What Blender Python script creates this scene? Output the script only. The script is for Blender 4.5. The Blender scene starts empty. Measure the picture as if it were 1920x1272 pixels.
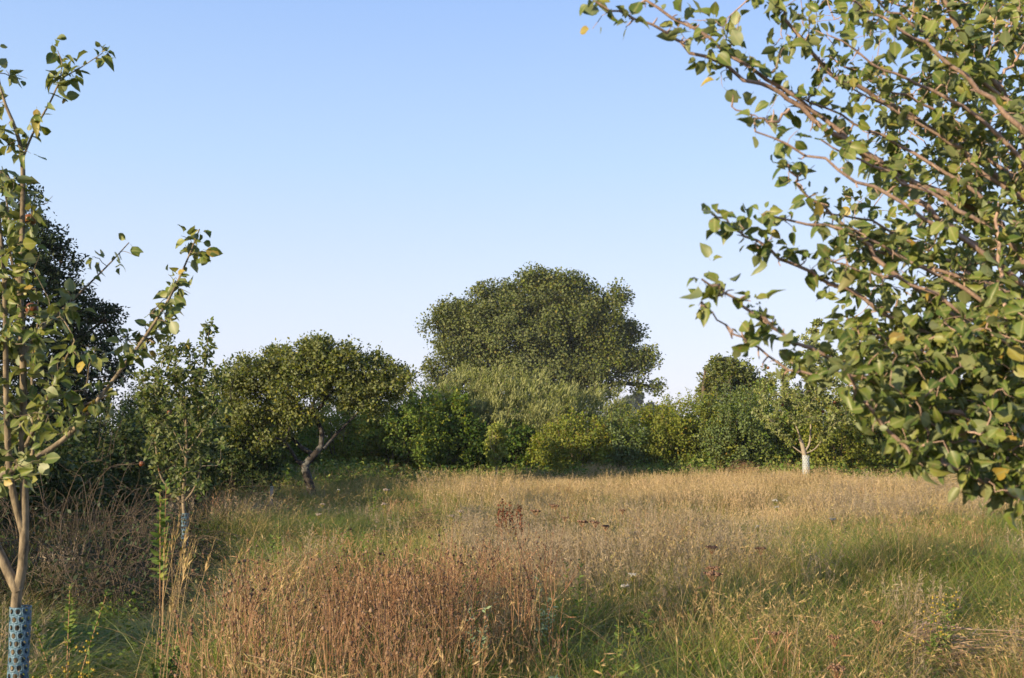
import bpy, math, random
import numpy as np
from mathutils import Vector, Matrix

# ------------------------------------------------------------------ camera, sky, sun, exposure
SC = bpy.context.scene
F = 2000.0                      # focal length in photo pixels (photo is 1920 wide)
CAMZ = 1.60
PITCH = math.atan(184.0 / F)
cam = bpy.data.objects.new('camera', bpy.data.cameras.new('camera'))
SC.collection.objects.link(cam)
cam.location = (0, 0, CAMZ)
cam.rotation_euler = (math.pi / 2 + PITCH, 0, 0)
cam.data.sensor_width = 36
cam.data.lens = 36 * F / 1920
cam.data.clip_start = 0.1
cam.data.clip_end = 4000
cam.data.dof.use_dof = True
cam.data.dof.focus_distance = 12
cam.data.dof.aperture_fstop = 5.6
SC.camera = cam

SUN_EL = math.radians(13.5)
SUN_AZ = math.radians(-133.5)     # clockwise from +Y: behind the camera, to its left
sdir = Vector((math.sin(SUN_AZ) * math.cos(SUN_EL), math.cos(SUN_AZ) * math.cos(SUN_EL), math.sin(SUN_EL)))
world = bpy.data.worlds.new('World')
SC.world = world
world.use_nodes = True
wn = world.node_tree
wn.nodes.clear()
wo = wn.nodes.new('ShaderNodeOutputWorld')
wb = wn.nodes.new('ShaderNodeBackground')
ws = wn.nodes.new('ShaderNodeTexSky')
ws.sky_type = 'NISHITA'
ws.sun_disc = False
ws.sun_elevation = SUN_EL
ws.sun_rotation = SUN_AZ
ws.air_density = 1.0
ws.dust_density = 0.6
ws.ozone_density = 2.0
wb.inputs['Strength'].default_value = 0.15
# the clear evening sky as seen: pale at the horizon, deeper blue with height, plus the Nishita glow round the sun
wt = wn.nodes.new('ShaderNodeTexCoord')
wx = wn.nodes.new('ShaderNodeSeparateXYZ'); wn.links.new(wt.outputs['Generated'], wx.inputs[0])
wr = wn.nodes.new('ShaderNodeValToRGB')
SKY = [(0.0, (0.84, 0.88, 0.98)), (0.06, (0.80, 0.865, 1.0)), (0.13, (0.74, 0.85, 1.0)), (0.25, (0.55, 0.76, 1.02)), (0.40, (0.375, 0.59, 1.0)), (0.7, (0.24, 0.42, 0.82)), (1.0, (0.17, 0.32, 0.70))]
e = wr.color_ramp.elements
e[0].position = 0; e[0].color = (*SKY[0][1], 1); e[1].position = 1; e[1].color = (*SKY[-1][1], 1)
for p, c in SKY[1:-1]:
    k = e.new(p); k.color = (*c, 1)
wn.links.new(wx.outputs[2], wr.inputs[0])
KS = 1.0 / (0.15 * 2 ** 1.0)
ma = wn.nodes.new('ShaderNodeMix'); ma.data_type = 'RGBA'; ma.blend_type = 'MULTIPLY'; ma.inputs[0].default_value = 1; ma.inputs[7].default_value = (KS * .86, KS * .86, KS * .86, 1)
mb = wn.nodes.new('ShaderNodeMix'); mb.data_type = 'RGBA'; mb.blend_type = 'MULTIPLY'; mb.inputs[0].default_value = 1; mb.inputs[7].default_value = (0.14, 0.11, 0.14, 1)
mc = wn.nodes.new('ShaderNodeMix'); mc.data_type = 'RGBA'; mc.blend_type = 'ADD'; mc.inputs[0].default_value = 1
wn.links.new(wr.outputs[0], ma.inputs[6]); wn.links.new(ws.outputs[0], mb.inputs[6])
wn.links.new(ma.outputs[2], mc.inputs[6]); wn.links.new(mb.outputs[2], mc.inputs[7])
wn.links.new(mc.outputs[2], wb.inputs[0])
wn.links.new(wb.outputs[0], wo.inputs[0])
sl = bpy.data.lights.new('sun', 'SUN')
sl.energy = 5.0
sl.angle = math.radians(0.6)
sl.color = (1.0, 0.80, 0.53)
sun = bpy.data.objects.new('sun', sl)
sun.rotation_euler = sdir.to_track_quat('Z', 'Y').to_euler()
SC.collection.objects.link(sun)
SC.view_settings.view_transform = 'Standard'
SC.view_settings.look = 'None'
SC.view_settings.gamma = 1
SC.view_settings.use_curve_mapping = False
SC.view_settings.exposure = 1.0
SC.cycles.max_bounces = 6
SC.cycles.diffuse_bounces = 3
SC.cycles.glossy_bounces = 2
SC.cycles.transmission_bounces = 4
SC.cycles.transparent_max_bounces = 4

# ------------------------------------------------------------------ helpers
rng = np.random.default_rng(7)
COL = SC.collection


def P(px, py, d):
    """point at depth d (metres along Y) seen at photo pixel px, py"""
    u = (px - 960) / F
    v = (636 - py) / F
    dy = math.cos(PITCH) - math.sin(PITCH) * v
    dz = math.sin(PITCH) + math.cos(PITCH) * v
    k = d / dy
    return np.array([u * k, d, CAMZ + dz * k])


def gx(px, d):
    return P(px, 820, d)[0]


def ground_z(x, y):
    x = np.asarray(x, float); y = np.asarray(y, float)
    fade = np.clip(1 - np.hypot(x, y) / 400, 0, 1)
    return fade * (0.05 * np.sin(x * 0.9 + 0.4 * y) + 0.04 * np.sin(0.7 * y - 0.5 * x + 1.3) + 0.02 * np.sin(2.3 * x + 1.1 * y)) - 0.03


def tag(o, label=None, cat=None, group=None, kind=None):
    if label: o['label'] = label
    if cat: o['category'] = cat
    if group: o['group'] = group
    if kind: o['kind'] = kind
    return o


def link(o, parent=None):
    COL.objects.link(o)
    if parent: o.parent = parent
    return o


def empty(name, loc, label, cat, group=None):
    o = bpy.data.objects.new(name, None)
    o.location = loc
    o.empty_display_size = 0.1
    link(o)
    return tag(o, label, cat, group)


def mesh_np(name, V, faces, mat, smooth=False, mid=None):
    """faces: list of int arrays, each (n, k)"""
    me = bpy.data.meshes.new(name)
    V = np.asarray(V, np.float32)
    me.vertices.add(len(V))
    me.vertices.foreach_set('co', V.ravel())
    loops = []; starts = []; tot = 0
    for f in faces:
        if len(f) == 0: continue
        n, k = f.shape
        loops.append(f.ravel()); starts.append(tot + np.arange(n) * k); tot += n * k
    L = np.concatenate(loops).astype(np.int32)
    S = np.concatenate(starts).astype(np.int32)
    me.loops.add(len(L)); me.loops.foreach_set('vertex_index', L)
    me.polygons.add(len(S)); me.polygons.foreach_set('loop_start', S)
    me.update(calc_edges=True)
    if smooth:
        me.polygons.foreach_set('use_smooth', np.ones(len(S), bool))
    if mid is not None:
        a = me.attributes.new('mid', 'FLOAT', 'POINT')
        a.data.foreach_set('value', np.asarray(mid, np.float32))
    if mat: me.materials.append(mat)
    return me


def obj(name, me, parent=None, base=None, kind=None):
    """mesh given in world coordinates; moved so the parent's origin is its own"""
    if base is not None:
        n = len(me.vertices)
        c = np.empty(n * 3, np.float32); me.vertices.foreach_get('co', c)
        c = c.reshape(-1, 3) - np.asarray(base, np.float32)
        me.vertices.foreach_set('co', c.ravel()); me.update()
    o = bpy.data.objects.new(name, me)
    if kind: o['kind'] = kind
    return link(o, parent)


def tubes(chains, sides=6):
    """chains: list of (points Nx3, radii N) -> V, [quads]"""
    VV = []; FF = []; off = 0
    for pts, rad in chains:
        pts = np.asarray(pts, float); rad = np.asarray(rad, float)
        n = len(pts)
        if n < 2: continue
        s = sides if rad.max() > 0.012 or sides <= 4 else max(4, sides - 2)
        t = np.gradient(pts, axis=0)
        t /= np.linalg.norm(t, axis=1, keepdims=True) + 1e-9
        ref = np.array([0.31, 0.22, 0.92]) if abs(t[0, 2]) < 0.8 else np.array([0.95, 0.2, 0.1])
        a = np.cross(t, ref); a /= np.linalg.norm(a, axis=1, keepdims=True) + 1e-9
        b = np.cross(t, a)
        ang = np.arange(s) * 2 * math.pi / s
        ring = (a[:, None, :] * np.cos(ang)[None, :, None] + b[:, None, :] * np.sin(ang)[None, :, None]) * rad[:, None, None] + pts[:, None, :]
        VV.append(ring.reshape(-1, 3))
        i = np.arange(n - 1)[:, None] * s; j = np.arange(s)[None, :]; k = (j + 1) % s
        q = np.stack([i + j, i + k, i + s + k, i + s + j], -1).reshape(-1, 4)
        FF.append(q + off); off += n * s
    if not VV: return None
    return np.concatenate(VV), [np.concatenate(FF)]


def norm(a):
    return a / (np.linalg.norm(a, axis=-1, keepdims=True) + 1e-9)


def frames(d, n, roll=None):
    x = norm(d)
    z = n - (n * x).sum(-1, keepdims=True) * x
    z = norm(z)
    y = np.cross(z, x)
    return x, y, z


# leaf templates: x along leaf, y across, z up; unit length
def leaf_template(wid, curl, fold, rows=5, petiole=0.22, twist=0.0, wob=0.0):
    xs = np.linspace(0, 1, rows + 1)
    prof = np.array([0.0, 0.8, 1.0, 0.94, 0.62, 0.0]) if rows == 5 else np.sin(np.pi * xs ** 0.8)
    V = []; mid = []
    for i, x in enumerate(xs):
        w = wid * prof[i] * 0.5
        zc = -curl * x * x
        V.append((x, 0, zc)); mid.append(1)
        if 0 < i < rows:
            tw = twist * x
            wv = wob * (1 if i % 2 else -1)
            V.append((x - 0.02, w, zc + fold * w + tw * w + wv)); mid.append(0)
            V.append((x - 0.02, -w, zc + fold * w - tw * w - wv * 0.6)); mid.append(0)
    V = np.array(V)
    idx = {0: (0, None, None)}
    k = 1
    for i in range(1, rows):
        idx[i] = (k, k + 1, k + 2); k += 3
    idx[rows] = (k, None, None)
    tri = [(0, 2, 0)]; tris = []; quads = []
    tris += [(0, idx[1][0], idx[1][1]), (0, idx[1][2], idx[1][0])]
    for i in range(1, rows - 1):
        a, b = idx[i], idx[i + 1]
        quads += [(a[0], b[0], b[1], a[1]), (a[0], a[2], b[2], b[0])]
    a = idx[rows - 1]; e = idx[rows][0]
    tris += [(a[0], e, a[1]), (a[0], a[2], e)]
    if petiole:
        n = len(V)
        V = np.vstack([V, [(-petiole, 0.012, 0.05), (-petiole, -0.012, 0.05), (0.02, -0.012, 0.003), (0.02, 0.012, 0.003)]])
        mid += [1, 1, 1, 1]
        quads.append((n, n + 1, n + 2, n + 3))
    return V, np.array(tris), np.array(quads), np.array(mid, float)


NEAR_LEAVES = [leaf_template(0.6, 0.75, 1.1, twist=-0.5, wob=0.05), leaf_template(0.5, 0.2, 1.4, twist=0.8, wob=0.04), leaf_template(0.74, 0.12, 0.25, wob=0.015), leaf_template(0.68, 0.3, 0.55, twist=0.25, wob=0.03),
               leaf_template(0.8, -0.1, 0.35, twist=-0.3, wob=0.02), leaf_template(0.52, 0.45, 0.9, twist=0.15, wob=0.03),
               leaf_template(0.72, 0.02, 0.12, twist=0.5, wob=0.02)]
# four-vertex leaf for plants further off
Q_BROAD = (np.array([(0, 0, 0), (0.5, 0.3, 0.07), (1, 0, -0.08), (0.5, -0.3, 0.07)]), np.zeros((0, 3), int), np.array([(0, 1, 2, 3)]), np.array([0., 0, 0, 0]))
Q_NARROW = (np.array([(0, 0, 0), (0.45, 0.09, 0.02), (1, 0, -0.06), (0.45, -0.09, 0.02)]), np.zeros((0, 3), int), np.array([(0, 1, 2, 3)]), np.array([0., 0, 0, 0]))
Q_ROUND = (np.array([(0, 0, 0), (0.42, 0.42, 0.1), (1, 0.05, -0.05), (0.5, -0.4, 0.12)]), np.zeros((0, 3), int), np.array([(0, 1, 2, 3)]), np.array([0., 0, 0, 0]))


def leaf_cloud(pos, d, n, size, tmpl):
    V0, T0, Q0, M0 = tmpl
    x, y, z = frames(d, n)
    s = np.asarray(size).reshape(-1, 1, 1)
    V = pos[:, None, :] + s * (V0[None, :, 0, None] * x[:, None] + V0[None, :, 1, None] * y[:, None] + V0[None, :, 2, None] * z[:, None])
    N = len(pos); k = len(V0)
    off = (np.arange(N) * k)[:, None, None]
    out = []
    for A in (T0, Q0):
        if len(A): out.append((A[None] + off).reshape(-1, A.shape[1]))
    return V.reshape(-1, 3), out, np.tile(M0, N)


def merge_clouds(cl):
    V = []; T = []; Q = []; M = []; off = 0
    for v, fs, m in cl:
        V.append(v); M.append(m)
        for f in fs:
            (T if f.shape[1] == 3 else Q).append(f + off)
        off += len(v)
    return np.concatenate(V), [np.concatenate(a) for a in (T, Q) if a], np.concatenate(M)


# ------------------------------------------------------------------ materials
def nodes(name):
    m = bpy.data.materials.new(name); m.use_nodes = True
    nt = m.node_tree; nt.nodes.clear()
    return m, nt, nt.nodes, nt.links


def rnd_node(N, L):
    oi = N.new('ShaderNodeObjectInfo'); ge = N.new('ShaderNodeNewGeometry')
    a = N.new('ShaderNodeMath'); a.operation = 'ADD'
    L.new(oi.outputs['Random'], a.inputs[0]); L.new(ge.outputs['Random Per Island'], a.inputs[1])
    f = N.new('ShaderNodeMath'); f.operation = 'FRACT'; L.new(a.outputs[0], f.inputs[0])
    return f.outputs[0], ge


def ramp(N, L, src, stops, interp='LINEAR'):
    r = N.new('ShaderNodeValToRGB'); r.color_ramp.interpolation = interp
    el = r.color_ramp.elements
    while len(el) > 1: el.remove(el[-1])
    el[0].position = stops[0][0]; el[0].color = (*stops[0][1], 1)
    for p, c in stops[1:]:
        e = el.new(p); e.color = (*c, 1)
    L.new(src, r.inputs[0])
    return r.outputs[0]


def mixc(N, L, fac, a, b, mode='MIX'):
    m = N.new('ShaderNodeMix'); m.data_type = 'RGBA'; m.blend_type = mode
    for s, v in ((m.inputs[0], fac), (m.inputs[6], a), (m.inputs[7], b)):
        if isinstance(v, bpy.types.NodeSocket): L.new(v, s)
        elif isinstance(v, (int, float)): s.default_value = v
        else: s.default_value = (*v, 1)
    return m.outputs[2]


def leaf_mat(name, stops, under=None, trans=0.3, rough=0.5, patch=2.0, patch_amt=0.35, patch_col=(0.5, 0.55, 0.4), spec=0.15, midcol=None, blotch=False):
    m, nt, N, L = nodes(name)
    r, ge = rnd_node(N, L)
    c = ramp(N, L, r, stops)
    tc = N.new('ShaderNodeTexCoord')
    nz = N.new('ShaderNodeTexNoise'); nz.inputs['Scale'].default_value = patch; nz.inputs['Detail'].default_value = 3
    L.new(ge.outputs['Position'], nz.inputs['Vector'])
    k = ramp(N, L, nz.outputs[0], [(0.38, (0, 0, 0)), (0.62, (patch_amt,) * 3)])
    kk = N.new('ShaderNodeRGBToBW'); L.new(k, kk.inputs[0])
    c = mixc(N, L, kk.outputs[0], c, mixc(N, L, 1.0, c, patch_col, 'MULTIPLY'))
    if blotch:
        nb = N.new('ShaderNodeTexNoise'); nb.inputs['Scale'].default_value = 70; nb.inputs['Detail'].default_value = 4
        L.new(ge.outputs['Position'], nb.inputs['Vector'])
        bb = ramp(N, L, nb.outputs[0], [(0.56, (0, 0, 0)), (0.68, (0.75, 0.75, 0.75))])
        b2 = N.new('ShaderNodeRGBToBW'); L.new(bb, b2.inputs[0])
        c = mixc(N, L, b2.outputs[0], c, (0.16, 0.12, 0.04))
    if midcol:
        at = N.new('ShaderNodeAttribute'); at.attribute_name = 'mid'
        pw = N.new('ShaderNodeMath'); pw.operation = 'POWER'; pw.inputs[1].default_value = 7
        L.new(at.outputs['Fac'], pw.inputs[0])
        ml = N.new('ShaderNodeMath'); ml.operation = 'MULTIPLY'; ml.inputs[1].default_value = 0.7
        L.new(pw.outputs[0], ml.inputs[0])
        c = mixc(N, L, ml.outputs[0], c, midcol)
    if under:
        c = mixc(N, L, ge.outputs['Backfacing'], c, mixc(N, L, 0.6, c, under))
    p = N.new('ShaderNodeBsdfPrincipled')
    L.new(c, p.inputs['Base Color']); p.inputs['Roughness'].default_value = rough
    p.inputs['Specular IOR Level'].default_value = spec
    out = N.new('ShaderNodeOutputMaterial')
    if trans > 0:
        t = N.new('ShaderNodeBsdfTranslucent')
        L.new(mixc(N, L, 1.0, c, (1.5, 1.4, 0.6), 'MULTIPLY'), t.inputs[0])
        mx = N.new('ShaderNodeMixShader'); mx.inputs[0].default_value = trans
        L.new(p.outputs[0], mx.inputs[1]); L.new(t.outputs[0], mx.inputs[2])
        L.new(mx.outputs[0], out.inputs[0])
    else:
        L.new(p.outputs[0], out.inputs[0])
    return m


def bark_mat(name, c0, c1, scale=30, rough=0.85, bump=0.4, lichen=None):
    m, nt, N, L = nodes(name)
    ge = N.new('ShaderNodeNewGeometry')
    mp = N.new('ShaderNodeMapping'); mp.inputs['Scale'].default_value = (1, 1, 0.35)
    L.new(ge.outputs['Position'], mp.inputs[0])
    nz = N.new('ShaderNodeTexNoise'); nz.inputs['Scale'].default_value = scale; nz.inputs['Detail'].default_value = 6
    nz.inputs['Roughness'].default_value = 0.65
    L.new(mp.outputs[0], nz.inputs['Vector'])
    c = ramp(N, L, nz.outputs[0], [(0.3, c0), (0.7, c1)])
    if lichen:
        n2 = N.new('ShaderNodeTexNoise'); n2.inputs['Scale'].default_value = scale * 0.4; n2.inputs['Detail'].default_value = 4
        L.new(ge.outputs['Position'], n2.inputs['Vector'])
        k = ramp(N, L, n2.outputs[0], [(0.5, (0, 0, 0)), (0.6, (1, 1, 1))])
        kk = N.new('ShaderNodeRGBToBW'); L.new(k, kk.inputs[0])
        c = mixc(N, L, kk.outputs[0], c, lichen)
    p = N.new('ShaderNodeBsdfPrincipled'); L.new(c, p.inputs['Base Color'])
    p.inputs['Roughness'].default_value = rough; p.inputs['Specular IOR Level'].default_value = 0.25
    b = N.new('ShaderNodeBump'); b.inputs['Strength'].default_value = bump; b.inputs['Distance'].default_value = 0.01
    L.new(nz.outputs[0], b.inputs['Height']); L.new(b.outputs[0], p.inputs['Normal'])
    out = N.new('ShaderNodeOutputMaterial'); L.new(p.outputs[0], out.inputs[0])
    return m


M = {}
M['apple_leaf'] = leaf_mat('apple_leaf', [(0, (0.07, 0.115, 0.022)), (0.4, (0.11, 0.155, 0.03)), (0.8, (0.16, 0.195, 0.04)), (0.965, (0.22, 0.225, 0.05)), (0.985, (0.36, 0.27, 0.05)), (1, (0.28, 0.19, 0.05))],
                           under=(0.19, 0.22, 0.12), trans=0.28, rough=0.45, patch=5, patch_amt=0.4, midcol=(0.30, 0.30, 0.12), blotch=True, spec=0.35)
M['young_apple_leaf'] = leaf_mat('young_apple_leaf', [(0, (0.05, 0.09, 0.022)), (0.5, (0.085, 0.125, 0.03)), (0.95, (0.15, 0.17, 0.045)), (1, (0.28, 0.22, 0.05))],
                                 under=(0.2, 0.22, 0.12), trans=0.28, rough=0.5, patch=1.5)
M['oak_leaf'] = leaf_mat('oak_leaf', [(0, (0.060, 0.092, 0.010)), (0.5, (0.105, 0.14, 0.018)), (0.9, (0.165, 0.175, 0.028)), (1, (0.20, 0.16, 0.05))], under=(0.13, 0.15, 0.07), trans=0.2, patch=0.35, patch_amt=0.5)
M['old_apple_leaf'] = leaf_mat('old_apple_leaf', [(0, (0.07, 0.105, 0.018)), (0.5, (0.125, 0.155, 0.024)), (1, (0.21, 0.20, 0.035))], under=(0.18, 0.2, 0.1), trans=0.25, patch=1.2, patch_amt=0.5)
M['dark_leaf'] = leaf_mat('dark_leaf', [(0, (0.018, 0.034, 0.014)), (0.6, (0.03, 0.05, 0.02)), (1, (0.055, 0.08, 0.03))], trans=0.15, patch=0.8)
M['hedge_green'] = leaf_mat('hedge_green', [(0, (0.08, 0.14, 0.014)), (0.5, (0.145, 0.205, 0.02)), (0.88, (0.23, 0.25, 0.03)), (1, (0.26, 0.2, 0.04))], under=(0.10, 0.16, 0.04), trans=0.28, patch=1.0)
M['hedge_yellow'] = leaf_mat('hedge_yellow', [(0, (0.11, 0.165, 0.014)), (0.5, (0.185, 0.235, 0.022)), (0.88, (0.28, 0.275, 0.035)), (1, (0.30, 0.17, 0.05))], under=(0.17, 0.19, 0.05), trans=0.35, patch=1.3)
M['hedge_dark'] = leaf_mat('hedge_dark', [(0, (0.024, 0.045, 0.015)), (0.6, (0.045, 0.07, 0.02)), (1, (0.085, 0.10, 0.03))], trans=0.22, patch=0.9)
M['pale_apple_leaf'] = leaf_mat('pale_apple_leaf', [(0, (0.11, 0.15, 0.035)), (0.6, (0.18, 0.22, 0.055)), (1, (0.30, 0.29, 0.09))], under=(0.26, 0.28, 0.16), trans=0.28, patch=2)
M['sapling_leaf'] = leaf_mat('sapling_leaf', [(0, (0.15, 0.20, 0.04)), (0.6, (0.24, 0.28, 0.06)), (1, (0.34, 0.32, 0.09))], trans=0.3, patch=3)
M['hedge_shade'] = leaf_mat('hedge_shade', [(0, (0.028, 0.062, 0.010)), (0.7, (0.06, 0.105, 0.016)), (1, (0.13, 0.16, 0.025))], trans=0.25, patch=2.2, patch_amt=0.6)  # darker hedge leaf: shade below the willows put into the colour
M['hedge_blue'] = leaf_mat('hedge_blue', [(0, (0.07, 0.12, 0.018)), (0.6, (0.125, 0.175, 0.028)), (1, (0.19, 0.21, 0.045))], under=(0.12, 0.16, 0.08), trans=0.2, patch=1.1)
M['willow_leaf'] = leaf_mat('willow_leaf', [(0, (0.10, 0.14, 0.025)), (0.5, (0.17, 0.20, 0.045)), (1, (0.27, 0.28, 0.09))], under=(0.30, 0.31, 0.15), trans=0.22, patch=1.2)
M['bronze_leaf'] = leaf_mat('bronze_leaf', [(0, (0.12, 0.07, 0.025)), (0.5, (0.2, 0.13, 0.03)), (1, (0.3, 0.24, 0.05))], trans=0.25, patch=2)
M['far_leaf'] = leaf_mat('far_leaf', [(0, (0.05, 0.075, 0.04)), (1, (0.10, 0.12, 0.06))], trans=0.1, patch=0.1)
M['weed_leaf'] = leaf_mat('weed_leaf', [(0, (0.08, 0.14, 0.03)), (0.6, (0.13, 0.2, 0.045)), (1, (0.24, 0.26, 0.06))], trans=0.3, patch=3)
M['silver_leaf'] = leaf_mat('silver_leaf', [(0, (0.20, 0.28, 0.15)), (1, (0.34, 0.42, 0.26))], trans=0.2, patch=8)
M['petal_yellow'] = leaf_mat('petal_yellow', [(0, (0.36, 0.27, 0.04)), (1, (0.46, 0.33, 0.06))], trans=0.2, patch=8, patch_amt=0.1)
M['petal_white'] = leaf_mat('petal_white', [(0, (0.36, 0.35, 0.31)), (1, (0.5, 0.49, 0.45))], trans=0.2, patch=8, patch_amt=0.1)
M['fluff'] = leaf_mat('fluff', [(0, (0.33, 0.27, 0.22)), (1, (0.5, 0.42, 0.36))], trans=0.3, patch=8, patch_amt=0.2)
M['bark'] = bark_mat('bark', (0.05, 0.038, 0.026), (0.13, 0.10, 0.07), 60)
M['apple_bark'] = bark_mat('apple_bark', (0.20, 0.13, 0.10), (0.42, 0.30, 0.23), 90, bump=0.3)
M['young_bark'] = bark_mat('young_bark', (0.15, 0.125, 0.09), (0.34, 0.29, 0.22), 50, bump=0.3)
M['grey_bark'] = bark_mat('grey_bark', (0.045, 0.036, 0.025), (0.30, 0.24, 0.155), 38, bump=0.5)
M['old_bark'] = bark_mat('old_bark', (0.02, 0.016, 0.013), (0.05, 0.042, 0.035), 14, bump=0.8, lichen=(0.10, 0.10, 0.09))  # bark colour darkened to hold the shade under the crown; lichen paler
M['red_twig'] = bark_mat('red_twig', (0.22, 0.09, 0.055), (0.34, 0.16, 0.10), 90, bump=0.1)
M['dead_wood'] = bark_mat('dead_wood', (0.2, 0.16, 0.12), (0.4, 0.33, 0.26), 30, bump=0.5)
M['apple_skin'] = bark_mat('apple_skin', (0.10, 0.018, 0.014), (0.20, 0.10, 0.03), 30, rough=0.3, bump=0.0)

STRAW = [(0, (0.24, 0.165, 0.075)), (0.35, (0.40, 0.285, 0.14)), (0.7, (0.50, 0.38, 0.20)), (1, (0.30, 0.29, 0.10))]
M['straw'] = leaf_mat('straw', STRAW, trans=0.25, rough=0.6, patch=0.5, patch_amt=0.5, patch_col=(0.75, 0.72, 0.6), spec=0.2)
M['gold_straw'] = leaf_mat('gold_straw', [(0, (0.28, 0.24, 0.10)), (0.25, (0.38, 0.27, 0.15)), (0.6, (0.47, 0.34, 0.20)), (1, (0.55, 0.43, 0.28))], trans=0.25, rough=0.6, patch=0.4, patch_amt=0.5, patch_col=(0.7, 0.75, 0.5), spec=0.2)
M['rust_stem'] = leaf_mat('rust_stem', [(0, (0.17, 0.085, 0.05)), (0.4, (0.30, 0.165, 0.09)), (0.8, (0.40, 0.24, 0.14)), (1, (0.46, 0.33, 0.20))], trans=0.1, rough=0.7, patch=0.9, patch_amt=0.5, spec=0.15)
M['mauve_haze'] = leaf_mat('mauve_haze', [(0, (0.22, 0.17, 0.12)), (0.6, (0.31, 0.25, 0.175)), (1, (0.40, 0.33, 0.24))], trans=0.25, rough=0.7, patch=0.5, patch_amt=0.4, patch_col=(0.75, 0.75, 0.7), spec=0.15)
M['green_blade'] = leaf_mat('green_blade', [(0, (0.08, 0.15, 0.018)), (0.5, (0.15, 0.22, 0.03)), (0.85, (0.25, 0.27, 0.05)), (1, (0.32, 0.27, 0.11))], trans=0.3, rough=0.5, patch=0.7, patch_amt=0.5, spec=0.3)
M['olive_blade'] = leaf_mat('olive_blade', [(0, (0.13, 0.17, 0.03)), (0.5, (0.24, 0.24, 0.055)), (1, (0.40, 0.32, 0.12))], trans=0.3, rough=0.55, patch=0.7, patch_amt=0.5, spec=0.25)
M['long_green'] = leaf_mat('long_green', [(0, (0.09, 0.17, 0.022)), (0.5, (0.16, 0.24, 0.04)), (1, (0.28, 0.28, 0.07))], trans=0.3, rough=0.45, patch=1.5, spec=0.3)
M['rank_weed'] = leaf_mat('rank_weed', [(0, (0.06, 0.11, 0.018)), (0.6, (0.12, 0.18, 0.03)), (1, (0.24, 0.24, 0.06))], trans=0.25, patch=1.5, spec=0.15)
M['undergrowth'] = leaf_mat('undergrowth', [(0, (0.035, 0.03, 0.018)), (0.45, (0.07, 0.055, 0.035)), (0.7, (0.11, 0.09, 0.055)), (0.72, (0.05, 0.08, 0.02)), (1, (0.07, 0.10, 0.028))], trans=0.1, rough=0.8, patch=1, spec=0.1)
M['hay_straw'] = leaf_mat('hay_straw', [(0, (0.16, 0.10, 0.07)), (0.5, (0.30, 0.20, 0.14)), (1, (0.42, 0.31, 0.22))], trans=0.1, rough=0.7, patch=4, spec=0.1)
M['seedhead'] = leaf_mat('seedhead', [(0, (0.10, 0.055, 0.038)), (0.6, (0.19, 0.115, 0.075)), (1, (0.30, 0.20, 0.13))], trans=0.0, rough=0.9, patch=3, spec=0.05)
M['dock_rust'] = leaf_mat('dock_rust', [(0, (0.09, 0.035, 0.02)), (1, (0.20, 0.08, 0.045))], trans=0.1, rough=0.8, patch=3, spec=0.1)


def guard_mat():
    m, nt, N, L = nodes('guard_plastic')
    ge = N.new('ShaderNodeNewGeometry'); nz = N.new('ShaderNodeTexNoise'); nz.inputs['Scale'].default_value = 25; nz.inputs['Detail'].default_value = 5
    L.new(ge.outputs['Position'], nz.inputs['Vector'])
    c = ramp(N, L, nz.outputs[0], [(0.35, (0.05, 0.11, 0.16)), (0.6, (0.09, 0.17, 0.23)), (0.7, (0.13, 0.14, 0.11))])
    p = N.new('ShaderNodeBsdfPrincipled'); L.new(c, p.inputs['Base Color']); p.inputs['Roughness'].default_value = 0.5
    out = N.new('ShaderNodeOutputMaterial'); L.new(p.outputs[0], out.inputs[0])
    return m


M['guard'] = guard_mat()
M['guard_pale'] = bark_mat('guard_pale', (0.25, 0.29, 0.30), (0.45, 0.48, 0.47), 20, rough=0.6, bump=0.1)


def ground_mat():
    m, nt, N, L = nodes('meadow_soil')
    ge = N.new('ShaderNodeNewGeometry')
    nz = N.new('ShaderNodeTexNoise'); nz.inputs['Scale'].default_value = 1.3; nz.inputs['Detail'].default_value = 8; nz.inputs['Roughness'].default_value = 0.7
    L.new(ge.outputs['Position'], nz.inputs['Vector'])
    c = ramp(N, L, nz.outputs[0], [(0.3, (0.045, 0.05, 0.02)), (0.5, (0.10, 0.085, 0.04)), (0.7, (0.16, 0.13, 0.06))])
    p = N.new('ShaderNodeBsdfPrincipled'); L.new(c, p.inputs['Base Color']); p.inputs['Roughness'].default_value = 1
    p.inputs['Specular IOR Level'].default_value = 0.05
    b = N.new('ShaderNodeBump'); b.inputs['Distance'].default_value = 0.05
    n2 = N.new('ShaderNodeTexNoise'); n2.inputs['Scale'].default_value = 25; n2.inputs['Detail'].default_value = 6
    L.new(ge.outputs['Position'], n2.inputs['Vector']); L.new(n2.outputs[0], b.inputs['Height']); L.new(b.outputs[0], p.inputs['Normal'])
    out = N.new('ShaderNodeOutputMaterial'); L.new(p.outputs[0], out.inputs[0])
    return m


# ------------------------------------------------------------------ ground
def build_ground():
    a = np.concatenate([[-900, -600, -300, -150, -80], np.linspace(-50, 50, 161), [80, 150, 300, 600, 900]])
    X, Y = np.meshgrid(a, a)
    V = np.stack([X, Y, ground_z(X, Y)], -1).reshape(-1, 3)
    n = len(a)
    i, j = np.meshgrid(np.arange(n - 1), np.arange(n - 1), indexing='ij')
    k = (i * n + j).ravel()
    me = mesh_np('ground', V, [np.stack([k, k + 1, k + n + 1, k + n], -1)], ground_mat(), True)
    o = obj('ground', me)
    tag(o, 'uneven earth of the meadow under the long dry grass', 'ground', kind='structure')


build_ground()


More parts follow.
